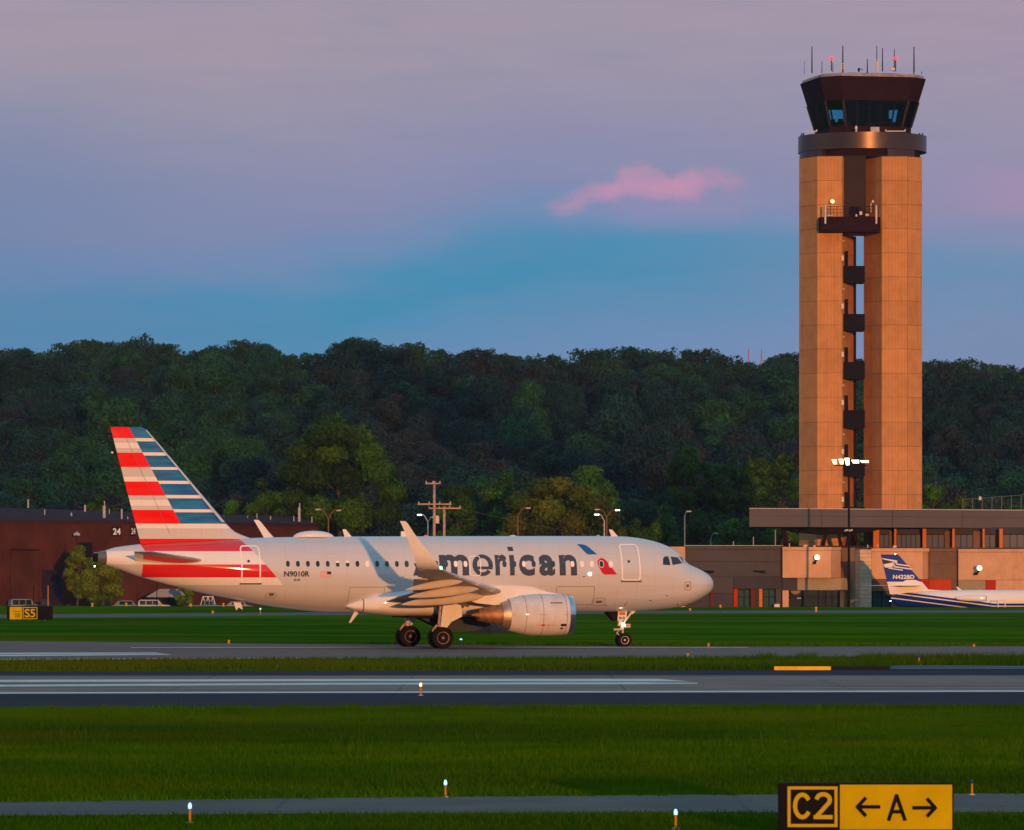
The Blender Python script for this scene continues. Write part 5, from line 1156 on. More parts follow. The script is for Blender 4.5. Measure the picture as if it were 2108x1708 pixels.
# fin and rudder
def finsec(z, le, te, tc): return [L(le + (te-le)*x_, t*(te-le), z) for x_, t in foil(14, tc)]
def finat(z):
    zz = [5.0, 5.6, 5.82, 5.95, 6.05, 6.18, 6.38, 6.61, 11.50, 11.62, 11.70]; le = [24.6, 25.1, 25.5, 25.85, 26.12, 26.40, 26.66, 26.88, 31.10, 31.25, 31.42]
    te = 31.38 + (z-5.18)*(33.10-31.38)/(11.7-5.18); return float(np.interp(z, zz, le)), te
zl = [5.0, 5.3, 5.6, 5.82, 5.95, 6.05, 6.18, 6.38, 6.61, 7.2, 8, 9, 10, 11, 11.5, 11.62, 11.70]
rr_ = []
for z in zl:
    le, te = finat(z); tc = 0.105 if z > 6.6 else 0.085 + .02*max(0, (z-5)/1.6)
    rr_.append(finsec(z, le, te, tc if z < 11.6 else .06))
fin = B(MB().loft(rr_), 'fin', M_fin, smooth=True, auto=50)
le_ = []
for z in (6.7, 8, 9.5, 11, 11.55):
    a, b_ = finat(z); le_.append([L(a + (b_-a)*x_ - .02, s_*(b_-a), z) for x_, s_ in ((.05, .050), (.015, .030), (0, 0), (.015, -.030), (.05, -.050))])
B(MB().loft(le_, cap=False, closed=False), 'leading_edge', M_frame, fin, smooth=True, fixn=False)
q = MB()                                            # rudder hinge line
for s_ in (-1, 1):
    a, b_ = finat(6.1), finat(11.2); x_ = .69; th = lambda le, te: 5*.105*(0.2969*math.sqrt(x_)-.126*x_-.3516*x_**2+.2843*x_**3-.1015*x_**4)*(te-le)
    pa = L(a[0]+(a[1]-a[0])*x_, 0, 6.1); pb = L(b_[0]+(b_[1]-b_[0])*x_, 0, 11.2)
    q.tube((pa[0], s_*th(*a), pa[2]), (pb[0], s_*th(*b_), pb[2]), .012, n=4)
B(q, 'rudder_hinge', M_line, fin)
B(MB().ball(L(33.0, 0, 10.35), 0.07, 6), 'static_wick', M_wht, fin)

# ---- engines
def ring_pts(c, r, u, n=40, zs=1.0): return [L(u, c[0] + r*math.sin(2*math.pi*k/n), c[1] + r*zs*math.cos(2*math.pi*k/n)) for k in range(n)]
for side in (1, -1):
    c = (5.75*side, 1.80)
    cowl = [(9.46, .95), (9.50, 1.00), (9.62, 1.035), (9.78, 1.06), (9.8, 1.062), (10.3, 1.095), (11.0, 1.105), (11.7, 1.09), (12.3, 1.0), (12.92, .84), (12.92, .80), (12.3, .86)]
    eng = B(MB().loft([ring_pts(c, r_, u_) for u_, r_ in cowl], cap=False), 'engine', M_nac, smooth=True, auto=45)
    B(MB().loft([ring_pts(c, r_, u_) for u_, r_ in [(9.79, 1.068), (9.62, 1.042), (9.50, 1.005), (9.45, .95), (9.48, .90), (9.6, .86), (9.9, .83)]], cap=False), 'intake_lip', M_lip, eng, smooth=True)
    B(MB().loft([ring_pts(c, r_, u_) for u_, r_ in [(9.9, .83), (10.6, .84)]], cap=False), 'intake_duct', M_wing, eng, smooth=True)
    fan = MB()
    for k in range(24):
        a = 2*math.pi*k/24; da = .17
        P = lambda r_, aa, u_: L(u_, c[0]+r_*math.sin(aa), c[1]+r_*math.cos(aa))
        fan.poly([P(.25, a, 10.45), P(.84, a, 10.35), P(.84, a+da, 10.55), P(.25, a+da, 10.6)])
    B(fan, 'fan_blade', M_dk, eng, fixn=False); B(MB().loft([ring_pts(c, r_, u_, 20) for u_, r_ in [(10.7, .28), (10.45, .27), (10.2, .15), (10.08, .02)]]), 'spinner', M_dk, eng, smooth=True)
    B(MB().loft([ring_pts(c, r_, u_) for u_, r_ in [(12.4, .70), (12.9, .76)]], cap=True), 'bypass_duct', M_dk, eng)
    B(MB().loft([ring_pts(c, r_, u_) for u_, r_ in [(12.6, .77), (12.93, .77), (13.32, .64), (13.32, .58)]], cap=True), 'exhaust_ring', M_ring, eng, smooth=True, auto=40)
    B(MB().loft([ring_pts(c, r_, u_) for u_, r_ in [(13.2, .57), (13.5, .53), (14.2, .40), (14.55, .33), (14.55, .30), (14.2, .30)]], cap=False), 'core_nozzle', M_hot, eng, smooth=True, auto=40)
    B(MB().loft([ring_pts(c, r_, u_, 20) for u_, r_ in [(14.2, .22), (14.5, .18), (14.85, .07), (14.95, .02)]]), 'exhaust_plug', M_hot, eng, smooth=True)
    for u_ in (9.98, 11.25, 12.15): 
        r_ = float(np.interp(u_, [q_[0] for q_ in cowl[:10]], [q_[1] for q_ in cowl[:10]]))
        B(MB().loft([ring_pts(c, r_+.004, u_-.012), ring_pts(c, r_+.004, u_+.012)], cap=False), 'cowl_joint', M_line, eng)
    def cowl_patch(name, u0, u1, z0, z1, m, off=.012):
        rad = lambda u_: float(np.interp(u_, [q_[0] for q_ in cowl[:10]], [q_[1] for q_ in cowl[:10]])) + off
        mb = MB(); n = 4
        for i in range(n+1):
            for j in range(3):
                u_ = u0 + (u1-u0)*j/2; z_ = z0 + (z1-z0)*i/n; r_ = rad(u_); mb.v.append(L(u_, c[0] + side*math.sqrt(max(0, r_*r_-(z_-c[1])**2)), z_))
        for i in range(n):
            for j in range(2): mb.f.append((i*3+j, i*3+j+1, i*3+j+4, i*3+j+3)); mb.mi.append(0)
        return B(mb, name, m, eng, fixn=False)
    cowl_patch('vent', 10.2, 10.85, 2.40, 2.46, M_hot); cowl_patch('vent', 10.0, 10.3, 1.20, 1.32, M_dk); cowl_patch('vent', 10.15, 10.3, 1.04, 1.12, M_dk)
    cowl_patch('warning_arrow', 11.15, 11.35, 1.22, 1.30, M_emred); cowl_patch('warning_line', 10.5, 11.7, 1.255, 1.27, M_emred); cowl_patch('warning_line', 10.95, 10.97, 1.05, 1.35, M_emred); cowl_patch('fin_strake_line', 9.9, 12.85, 1.80, 1.815, M_line)
    B(MB().extr([L(11.5, c[0]-side*.80, 2.45), L(10.6, c[0]-side*.80, 2.45), L(10.9, c[0]-side*1.1, 2.75), L(11.4, c[0]-side*1.1, 2.75)], (0, .03, 0)), 'nacelle_strake', M_nac, eng)
    py_ = MB(); hw_ = .17
    top = [(9.95, 2.88), (10.6, 2.98), (11.6, 3.12), (12.6, 3.28), (13.4, 3.34), (14.4, 3.1)]; bot = [(15.4, 2.75), (14.6, 2.42), (13.4, 2.28), (12.6, 2.5), (11.6, 2.7), (10.6, 2.8)]
    pr_ = [L(u_, c[0]-hw_, z_) for u_, z_ in top + bot]; py_.extr(pr_, (0, 2*hw_ if True else 0, 0))
    # extr pushes along +y, i.e. towards port
    B(py_, 'pylon', M_wht, eng, smooth=True, auto=30)

# ---- landing gear
def wheel(par, c, r, w, mrim, name='wheel'):
    t = MB().lathe([(r*.56, -w/2*.8), (r*.80, -w/2), (r*.93, -w/2*.92), (r, -w/2*.55), (r, w/2*.55), (r*.93, w/2*.92), (r*.80, w/2), (r*.56, w/2*.8)], c, 'y', 36)
    o = B(t, name, M_tyre, par, smooth=True, auto=40)
    k = MB().lathe([(r*.10, -w/2*.95), (r*.16, -w/2*.80), (r*.30, -w/2*.62), (r*.46, -w/2*.66), (r*.52, -w/2*.88), (r*.57, -w/2*.9), (r*.57, w/2*.9), (r*.52, w/2*.88), (r*.46, w/2*.66), (r*.3, w/2*.62), (r*.16, w/2*.8), (r*.10, w/2*.95)], c, 'y', 28)
    B(k, 'rim', mrim, o, smooth=True, auto=35)
    return o
for side in (1, -1):
    v = 3.79*side
    g = B(MB().tube(L(15.95, v*.97, 2.75), L(16.11, v, 1.15), .17, .17, 14).tube(L(16.11, v, 1.2), L(16.11, v, .50), .10, .10, 12).tube(L(16.11, v-.55, .575), L(16.11, v+.55, .575), .09, n=10), 'main_gear_leg', M_gear, smooth=True, auto=40)
    for s_ in (-.465, .465): wheel(g, L(16.11, v+s_, .578), .578, .40, M_rim)
    B(MB().tube(L(16.3, v, 1.25), L(16.55, v, .95), .05, n=6).tube(L(16.55, v, .95), L(16.2, v, .65), .05, n=6).tube(L(16.11, v, 1.5), L(15.2, v-side*.6, 2.7), .07, n=8).tube(L(16.1, v, 1.7), L(16.0, v-side*2.0, 2.5), .08, n=8), 'gear_link', M_gear, g)
    B(MB().box(U0-16.4, U0-15.85, -v-.12, -v+.12, .85, 1.1), 'brake_manifold', M_rim, g)
    dpts = [L(16.05, v+side*.52, 2.62), L(15.10, v+side*.52, 2.28), L(15.05, v+side*.50, 1.70), L(15.62, v+side*.44, 1.42), L(15.88, v+side*.42, 1.08), L(16.22, v+side*.42, 1.08)]
    B(MB().extr(dpts, (0, .05, 0)), 'gear_door', M_wht, g)
    B(MB().tube(L(15.95, v+side*.3, 2.6), L(14.6, v+side*.1, 2.25), .07, n=8), 'side_stay', M_line, g)
    inner = [L(16.6, side*.12, 1.70), L(14.9, side*.12, 1.70), L(14.9, side*.35, .80), L(16.3, side*.35, .80)]
for side in (1, -1):
    B(MB().extr([L(16.7, side*.55, 1.70), L(12.9, side*.55, 1.70), L(12.6, side*.65, 1.22), L(13.4, side*.75, .92), L(14.9, side*.75, .86), L(15.6, side*.7, 1.2)], (0, -.05*side, 0)), 'wheel_bay_door', mat('slate painted bay door', (0.05, 0.06, 0.075), .5))
ng = B(MB().tube(L(5.32, 0, 2.1), L(5.10, 0, .95), .10, .095, 14).tube(L(5.10, 0, 1.0), L(5.05, 0, .40), .06, .06, 12).tube(L(5.05, -.3, .385), L(5.05, .3, .385), .05, n=8), 'nose_gear_leg', M_gear, smooth=True, auto=40)
for s_ in (-.25, .25): wheel(ng, L(5.05, s_, .385), .385, .225, M_rimn)
B(MB().tube(L(5.15, 0, 1.15), L(4.55, 0, 1.92), .05, n=8).tube(L(4.60, 0, 1.82), L(4.40, 0, 2.0), .09, n=8), 'drag_brace', M_wht, ng)
B(MB().tube(L(5.25, 0, .95), L(5.42, 0, .75), .035, n=6).tube(L(5.42, 0, .75), L(5.12, 0, .55), .035, n=6).tube(L(5.10, .08, .97), L(5.55, .12, .95), .05, n=8).box(U0-5.62, U0-5.55, -.2, -.05, .90, 1.02), 'torque_link', M_gear, ng)
B(MB().box(U0-4.98, U0-4.72, -.28, -.08, 1.05, 1.26).tube(L(5.35, .1, 1.15), L(5.3, .1, 1.5), .06, n=6), 'light_housing', M_gear, ng)
B(MB().ball(L(5.10, .2, 1.21), .085, 10, sz=1.2), 'taxi_light', M_landing, ng)
nd = B(MB().extr([L(5.42, .32, 1.92), L(4.92, .32, 1.94), L(4.98, .32, 1.45), L(5.46, .32, 1.43)], (0, .03, 0)), 'gear_door', M_wht, ng)
B(MB().extr([L(5.36, .335, 1.90), L(5.02, .335, 1.90), L(5.04, .335, 1.73), L(5.36, .335, 1.73)], (0, .005, 0)), 'placard', mat('orange placard', (0.5, 0.17, 0.03), .5), nd)
text_on('number', '010', M_reg, nd, L(5.38, .34, 1.50), (.33, 0, 0), (0, 0, .15), bold=0.03, world=False)
B(MB().extr([L(6.1, .30, 1.95), L(5.5, .30, 1.95), L(5.48, .30, 1.45), L(5.62, .30, 1.40)], (0, .03, 0)).extr([L(6.1, -.33, 1.95), L(5.0, -.33, 1.95), L(5.0, -.33, 1.5), L(5.62, -.33, 1.40)], (0, .03, 0)), 'nose_bay_door', M_dk, ng)
# ------------------------------------------------------------------ business jet by the terminal
JZ = 690.0
def J(px, d, py): return (PX(px, JZ), JZ + d, PZ(py, JZ))
M_jb = mat('royal blue gloss paint', (0.006, 0.030, 0.24), 0.25, coat=0.7, var=0.15, vs=0.5); M_jw = mat('white jet paint', (0.76, 0.74, 0.72), 0.25, coat=0.7)
bj = thing('business_jet', 'small white business jet with royal blue tail marked in white, parked by the terminal', 'business jet', (PX(1990, JZ), JZ, -1.1), 0)
stn = [(1834, 1228, 1236, .25), (1845, 1222, 1246, .55), (1870, 1218, 1250, .8), (1905, 1215, 1252, 1.0), (1940, 1214, 1253, 1.1), (1990, 1213, 1254, 1.15), (2060, 1213, 1255, 1.15), (2130, 1213, 1255, 1.15), (2180, 1216, 1254, 1.05), (2225, 1228, 1251, .7), (2255, 1240, 1246, .2)]
rr_ = []
for px, a, b_, w in stn:
    zt, zb = PZ(a, JZ), PZ(b_, JZ); rr_.append([(PX(px, JZ), JZ + w*math.sin(t), (zt+zb)/2 + (zt-zb)/2*math.cos(t)) for t in [2*math.pi*k/28 for k in range(28)]])
mj = bpy.data.materials.new('white over blue fuselage paint'); mj.use_nodes = True; N = NT(mj.node_tree); b = N.n['Principled BSDF']; b.inputs['Roughness'].default_value = .9; b.inputs['Specular IOR Level'].default_value = .04; b.inputs['Coat Weight'].default_value = .7
px_, py_, pz_ = N.sep(N.new('ShaderNodeNewGeometry').outputs['Position'])
xo = N.sub(px_, PX(1834, JZ)); bd = N.m('MAXIMUM', N.sub(PZ(1214, JZ), N.mul(xo, 0.128)), PZ(1241, JZ)); hgt = N.sub(pz_, bd)
c = N.mix(N.lt(hgt, 0.0), (0.76, 0.74, 0.72), (0.004, 0.026, 0.22)); c = N.mix(N.band(hgt, -0.42, -0.28), c, (0.76, 0.74, 0.72)); c = N.mix(N.band(hgt, -1.05, -0.93), c, (0.76, 0.74, 0.72))
N.put(b.inputs['Base Color'], c)
jb = MB().loft(rr_).build('fuselage', mj, bj, smooth=True, auto=50)
def jf(pts, m, name, th=.26, par=bj, d=0.0):
    return MB().extr([J(p[0], -th/2+d, p[1]) for p in pts], (0, th, 0)).build(name, m, par)
fin_b = jf([(1813, 1140), (1849, 1140), (1897, 1196), (1826, 1196)], M_jb, 'fin'); jf([(1826, 1196.2), (1897.2, 1196.2), (1911, 1212), (1938, 1214), (1938, 1220), (1832, 1222)], M_jw, 'fin_base')
jf([(1855, 1198), (1866, 1192.5), (1884, 1192.5), (1899, 1198)], M_jw, 'fin_panel', .3)
for pts in ([(1815, 1147.5), (1847, 1152.5), (1846, 1156), (1843, 1156), (1816, 1149.5)], [(1818, 1160.5), (1838, 1156.5), (1848, 1156.5), (1838, 1167), (1822, 1167)], [(1840, 1158), (1871, 1162.5), (1872, 1165), (1839, 1160.5)], [(1838, 1163.5), (1876, 1169), (1877, 1171.5), (1836, 1165.8)], [(1830, 1167.5), (1858, 1171.2), (1858, 1173.4), (1828, 1169)]):
    jf(pts, M_jw, 'fin_stripe', .02, fin_b, -.15)
jf([(1816, 1150.5), (1840, 1155), (1832, 1159), (1818, 1160)], M_reg, 'fin_patch', .016, fin_b, -.15)
text_on('tail_number', 'N422BD', M_jw, fin_b, J(1838, -.18, 1190.5), (PX(1882, JZ)-PX(1838, JZ), 0, 0), (0, 0, 8.5*JZ/F), bold=0.03)
MB().loft([[J(px, d, py+q*t) for q, px in ((0, 1843), (-1, 1855), (-1, 1880), (0, 1894), (.7, 1870))] for d, py, t in ((-.1, 1204.5, 2.2), (-4.4, 1204, .8))]).build('tailplane', M_jw, bj)
MB().loft([[J(px, d, py+q*t) for q, px in ((0, x0), (-1, x0+12), (-1, x0+30), (0, x0+50), (.7, x0+25))] for d, py, t, x0 in ((.1, 1204.5, 2.0, 1840), (4.4, 1204.5, .8, 1779))]).build('tailplane', M_jw, bj)
rn = []
for px, r_ in ((1966, .12), (1974, .28), (1988, .38), (2006, .42), (2018, .41), (2026, .38)):
    rn.append([(PX(px, JZ), JZ-1.9 + r_*math.sin(t), PZ(1230, JZ) + r_*math.cos(t)) for t in [2*math.pi*k/20 for k in range(20)]])
eb = MB().loft(rn).build('engine', M_jw, bj, smooth=True, auto=50)
MB().loft([[(PX(px, JZ), JZ-1.9 + r_*math.sin(t), PZ(1230, JZ) + r_*math.cos(t)) for t in [2*math.pi*k/20 for k in range(20)]] for px, r_ in ((2026, .40), (2028, .38))]).build('intake_lip', M_lip, eb)
MB().box(PX(1975, JZ), PX(2020, JZ), JZ-1.7, JZ-.8, PZ(1233, JZ), PZ(1230, JZ)).build('engine_pylon', M_jw, bj)
MB().ball(J(1843, -.1, 1139), .07, 8).build('beacon', M_landing, bj); MB().ball(J(1833, -.1, 1236), .07, 8).build('tail_light', M_landing, bj)
jf([(1968, 1206.5), (1972, 1207), (1980, 1214), (1973, 1214)], M_jw, 'blade_aerial', .06)
for k, (px, d) in enumerate(((1995, -1.6), (1995, 1.6), (2205, 0))):
    g = MB().tube((PX(px, JZ), JZ+d, PZ(1252, JZ)), (PX(px, JZ), JZ+d, -.7), .09, n=8).build('gear_leg', M_galv, bj)
    MB().lathe([(.14, -.12), (.36, -.12), (.4, 0), (.36, .12), (.14, .12)], (PX(px, JZ), JZ+d, -.70), 'y', 20).build('wheel', M_tyre, g)
MB().loft([[(PX(2010+o, JZ), JZ-d, PZ(1254, JZ)+.02*d), (PX(2060+o*.6, JZ), JZ-d, PZ(1254, JZ)+.02*d), (PX(2055+o*.6, JZ), JZ-d, PZ(1256, JZ)+.02*d), (PX(2012+o, JZ), JZ-d, PZ(1256, JZ)+.02*d)] for d, o in ((.8, 0), (8.5, -18))]).build('wing', M_jw, bj)
st = thing('boarding_steps', 'small white tubular steps standing beside the business jet', 'steps', (PX(2062, 686), 685, -1.1))
b = MB()
for px in (2053, 2068):
    b.tube((PX(px, 686), 685, -1.1), (PX(px, 686), 685, PZ(1233, 686)), .06, n=6)
for py in (1234, 1240, 1246): b.tube((PX(2053, 686), 685, PZ(py, 686)), (PX(2068, 686), 685, PZ(py, 686)), .05, n=6)
b.build('handrail', M_jw, st)
for k in range(4): MB().box(PX(2051+k*4, 686), PX(2056+k*4, 686), 684.5, 685.3, -1.1+.1+.35*k, -1.1+.16+.35*k).build('step', M_galv, st)

# ------------------------------------------------------------------ signs
M_signb = mat('black sign face', (0.010, 0.010, 0.012), 0.45); M_signy = mat('faintly glowing yellow sign face', (0.46, 0.34, 0.002), 0.5, var=0.10, vs=1.6, emit=(0.9, 0.5, 0.01), estr=0.04)  # slight emission added to the yellow faces
M_yl = mat('yellow lettering', (0.46, 0.34, 0.01), 0.5, emit=(0.9, 0.5, 0.02), estr=0.04)  # lettering given the same weak glow of its own
def sgn(name, label, Zs, px0, px1, y0, ybase, build):
    x0, x1 = PX(px0, Zs), PX(px1, Zs); t = thing(name, label, 'sign', ((x0+x1)/2, Zs, 0))
    z1 = PZ(y0, Zs); z0 = PZ(ybase, Zs)
    MB().box(x0, x1, Zs, Zs+.22, z0, z1).build('housing', M_blackm, t)
    n = 3
    for k in range(n):
        xx = x0 + (x1-x0)*(k+.5)/n
        MB().tube((xx, Zs+.11, 0), (xx, Zs+.11, z0), .04, n=8).build('leg', M_galv, t)
    build(t, Zs); return t
def plate(t, Zs, px0, px1, y0, y1, m, name, d=.012):
    return MB().box(PX(px0, Zs), PX(px1, Zs), Zs-d, Zs-.001, PZ(y1, Zs), PZ(y0, Zs)).build(name, m, t)
def frame(t, Zs, px0, px1, y0, y1, w, m):
    b = MB(); d = .02
    for a, b_, c_, e in ((px0, px1, y0, y0+w), (px0, px1, y1-w, y1), (px0, px0+w, y0+w, y1-w), (px1-w, px1, y0+w, y1-w)): b.box(PX(a, Zs), PX(b_, Zs), Zs-d, Zs-.0125, PZ(e, Zs), PZ(c_, Zs))
    return b.build('border', m, t)
def stext(t, Zs, s, px0, px1, y0, y1, m, bold=.03, d=.022, name='lettering'):
    return text_on(name, s, m, t, (PX(px0, Zs), Zs-d, PZ(y1, Zs)), (PX(px1, Zs)-PX(px0, Zs), 0, 0), (0, 0, PZ(y0, Zs)-PZ(y1, Zs)), bold=bold)
def thick(pts, w, n=10):
    """polyline of photo points as a band of quads"""
    out = []
    for a, b_ in zip(pts[:-1], pts[1:]):
        d = Vector((b_[0]-a[0], b_[1]-a[1])).normalized(); q = Vector((-d.y, d.x))*w/2; e = d*w*.28
        out.append([(a[0]-e.x+q.x, a[1]-e.y+q.y), (b_[0]+e.x+q.x, b_[1]+e.y+q.y), (b_[0]+e.x-q.x, b_[1]+e.y-q.y), (a[0]-e.x-q.x, a[1]-e.y-q.y)])
    return out
def strokes(t, Zs, lines, w, m, name, d=.022):
    b = MB()
    for i, ln_ in enumerate(lines):
        for j, q in enumerate(thick(ln_, w)): b.poly([(PX(p[0], Zs), Zs - d - .0006*(i*7+j), PZ(p[1], Zs)) for p in q])
    return b.build(name, m, t, fixn=False)
def arcp(cx_, cy_, rx, ry, a0, a1, n=12): return [(cx_ + rx*math.cos(R(a0+(a1-a0)*k/n)), cy_ + ry*math.sin(R(a0+(a1-a0)*k/n))) for k in range(n+1)]
S1 = 73.8
def b1(t, Z):
    plate(t, Z, 1605.5, 1726, 1614, 1706, M_signb, 'face'); frame(t, Z, 1621, 1724, 1617.5, 1701, 6.2, M_yl)
    strokes(t, Z, [arcp(1651.5, 1657.5, 15, 23, -38, -180, 12) + arcp(1651.5, 1657.5, 15, 23, 180, 38, 12)], 8.5, M_yl, 'letter')
    strokes(t, Z, [arcp(1694.5, 1645, 13.5, 11.5, -165, 35, 12) + [(1680, 1680)], [(1677, 1680.5), (1711.5, 1680.5)]], 8.5, M_yl, 'digit')
    plate(t, Z, 1729, 1960, 1614, 1706, M_signy, 'face')
    strokes(t, Z, [[(1766, 1659.5), (1810, 1659.5)], [(1781, 1642), (1765, 1659.5), (1781, 1677)]], 7.6, M_signb, 'arrow'); strokes(t, Z, [[(1880, 1661.5), (1924, 1661.5)], [(1909, 1643.5), (1925, 1661.5), (1909, 1678)]], 7.6, M_signb, 'arrow')
    strokes(t, Z, [[(1829.5, 1686), (1845.5, 1636), (1862.5, 1686)], [(1835, 1669.5), (1857, 1669.5)]], 7.8, M_signb, 'letter')
sgn('taxiway_sign', 'large taxiway sign with black C2 panel and yellow arrowed A panel at the bottom right', S1, 1603, 1963, 1611, 1712, b1)
S2 = 39665/(1275.5-1191)
def b2(t, Z):
    plate(t, Z, 20, 45.5, 1248, 1273.5, M_signy, 'face'); plate(t, Z, 46.5, 107, 1248, 1273.5, M_signb, 'face'); frame(t, Z, 47, 77, 1248.5, 1273.2, 1.6, M_yl)
    stext(t, Z, 'S5', 50.5, 73, 1252, 1269.8, M_yl, bold=.025)
    b = MB()
    for a, b_, y0, y1 in ((31, 41.5, 1261.5, 1262.5), (31, 41.5, 1268, 1269), (31, 32, 1262.5, 1268), (40.5, 41.5, 1262.5, 1268), (33.5, 39, 1264, 1265), (33.5, 39, 1266, 1267), (28, 44, 1257.2, 1258.2)): b.box(PX(a, Z), PX(b_, Z), Z-.03, Z-.02, PZ(y1, Z), PZ(y0, Z))
    b.build('symbol', M_signb, t)
sgn('taxiway_sign', 'small far taxiway sign with yellow and black S5 panels at the left edge', S2, 14, 108.5, 1246.5, 1274.5, b2)
# low yellow and black edge barriers
for px0, px1, m, lab in ((1594, 1710.5, M_yline, 'low yellow barrier strip lying on the grass edge of the runway'), (1711.5, 1832, M_blackp, 'low black barrier strip butting the yellow one beside the runway')):
    Zs = 39665/(1378.2-1191); o = MB()
    x0, x1 = PX(px0, Zs), PX(px1, Zs); w = .15
    o.extr([(x0, Zs, 0), (x0, Zs+.35, 0), (x0, Zs+.30, w), (x0, Zs+.03, w)], (x1-x0, 0, 0)); tag(o.build('edge_barrier', m), lab, 'barrier')
b = MB(); Zs = 39665/(1376-1191)
o = thing('drain_cover', 'flat dark metal drain cover lying in the grass strip below the landing gear', 'drain cover', (PX(895, Zs), Zs, 0))
MB().box(PX(879, Zs), PX(912, Zs), Zs, Zs+.9, 0, .05).build('cover', M_blackm, o); MB().box(PX(880, Zs), PX(893, Zs), Zs+.1, Zs+.4, .05, .11).build('hinge_block', M_oxide, o); MB().box(PX(897, Zs), PX(910, Zs), Zs+.1, Zs+.4, .05, .10).build('handle', M_oxide, o)

# ------------------------------------------------------------------ edge lights and markers
M_bluelit = mat('lit blue taxiway lens', (0.1, 0.3, 1.0), 0.2, emit=(0.26, 0.50, 1.0), estr=2.8); M_blueoff = mat('unlit blue taxiway lens', (0.01, 0.04, 0.20), 0.2, coat=0.5)
M_stem = mat('orange yellow light stem', (0.46, 0.22, 0.02), 0.5); M_amber = mat('warm runway edge lens', (0.8, 0.6, 0.4), 0.25, emit=(1.0, 0.55, 0.25), estr=3)
def edge_light(px, ytop, ybase, lens, label, stem=M_stem, k=1.0, cat='edge light'):
    x, Z = G(px, ybase); h = (ybase-ytop)*Z/F; rr = min(.07, max(.024, .00022*Z))*k
    t = thing('edge_light', label, cat, (x, Z, 0), 0, 'taxiway and runway edge lights')
    MB().lathe([(rr*2.4, 0), (rr*2.4, .02), (rr*.8, .03)], (0, 0, 0), n=12).build('base_plate', M_galv, t, world=False)
    MB().tube((0, 0, .02), (0, 0, h*.72), rr*.8, rr*.75, 10).build('stem', stem, t, world=False)
    MB().lathe([(rr*1.0, h*.72), (rr*1.15, h*.76), (rr*1.15, h*.86), (rr*.8, h*.96), (rr*.2, h)], (0, 0, 0), n=12).build('lens', lens, t, world=False, smooth=True)
for a in ((917, 1604, 1641, M_bluelit, 'lit blue light on an orange stem across the service road, centre'),
          (391, 1651, 1694, M_bluelit, 'lit blue taxiway light on an orange stem nearest the bottom left corner'),
          (1391, 1664, 1706, M_bluelit, 'lit blue taxiway light in the near grass, left of the large sign'),
          (2001, 1602, 1636, M_blueoff, 'blue taxiway light right of the large yellow sign'),
          (949, 1313, 1323, M_bluelit, 'lit blue white light in the grass right of the main wheels'),
          (571.5, 1364, 1377, M_blueoff, 'dark blue light on a pale orange stem in the left grass strip'),
          (1892, 1347, 1367, M_blueoff, 'dark blue light on an orange stem above the concrete pad at the right'),
          (866, 1404, 1431, M_amber, 'warm lit runway edge light on the near runway marking'),
          (536, 1250, 1263, M_bluelit, 'glowing blue light under the airliner rear fuselage')):
    edge_light(*a)
M_mark = mat('orange marker', (0.62, 0.24, 0.03), 0.5)
def marker(px, ytop, ybase, label, w=.05):
    x, Z = G(px, ybase); h = (ybase-ytop)*Z/F; t = thing('edge_marker', label, 'marker', (x, Z, 0), 0, 'orange edge markers')
    w = w*Z/240; MB().tube((0, 0, 0), (0, 0, h*.8), w, w*.9, 10).build('post', M_mark, t, world=False); MB().lathe([(w*1.2, h*.8), (w*1.2, h*.95), (w*.5, h)], n=10).build('cap', M_yline, t, world=False)
for px, y0, y1, lab in ((471, 1316, 1324, 'orange marker in the grass above the taxiway, left of the main wheels'), (1416, 1344, 1354, 'orange marker on the near edge of the taxiway under the nose'), (1458.5, 1323, 1330, 'small orange marker in the grass right of the nose wheel'), (2005, 1325, 1331, 'tiny orange marker above the taxiway at the far right'),
                        (1680, 1248, 1259, 'orange marker in front of the terminal entrance'), (1420.5, 1251, 1256, 'orange marker left in front of the grey terminal wall'), (1483, 1243.5, 1250, 'small orange marker between grey wall and red door jamb'), (1543, 1367, 1374, 'short pale marker in the grass strip left of the yellow barrier'),
                        (190, 1240, 1247.5, 'orange marker in front of the dark van by the hangar'), (260, 1240, 1246.5, 'faint orange marker in front of the pale vehicles, left one'), (330, 1240, 1246.5, 'faint orange marker in front of the pale vehicles, right one'), (393, 1241, 1247.5, 'pale yellow marker left of the pickup with the tube frame'), (460, 1240, 1247.5, 'bright orange marker in front of the pickup with the tube frame'), (438, 1256, 1262, 'dull marker beside the far taxiway under the tail'), (1255, 1258, 1263, 'small marker under the fuselage left of the nose gear')):
    marker(px, y0, y1, lab)

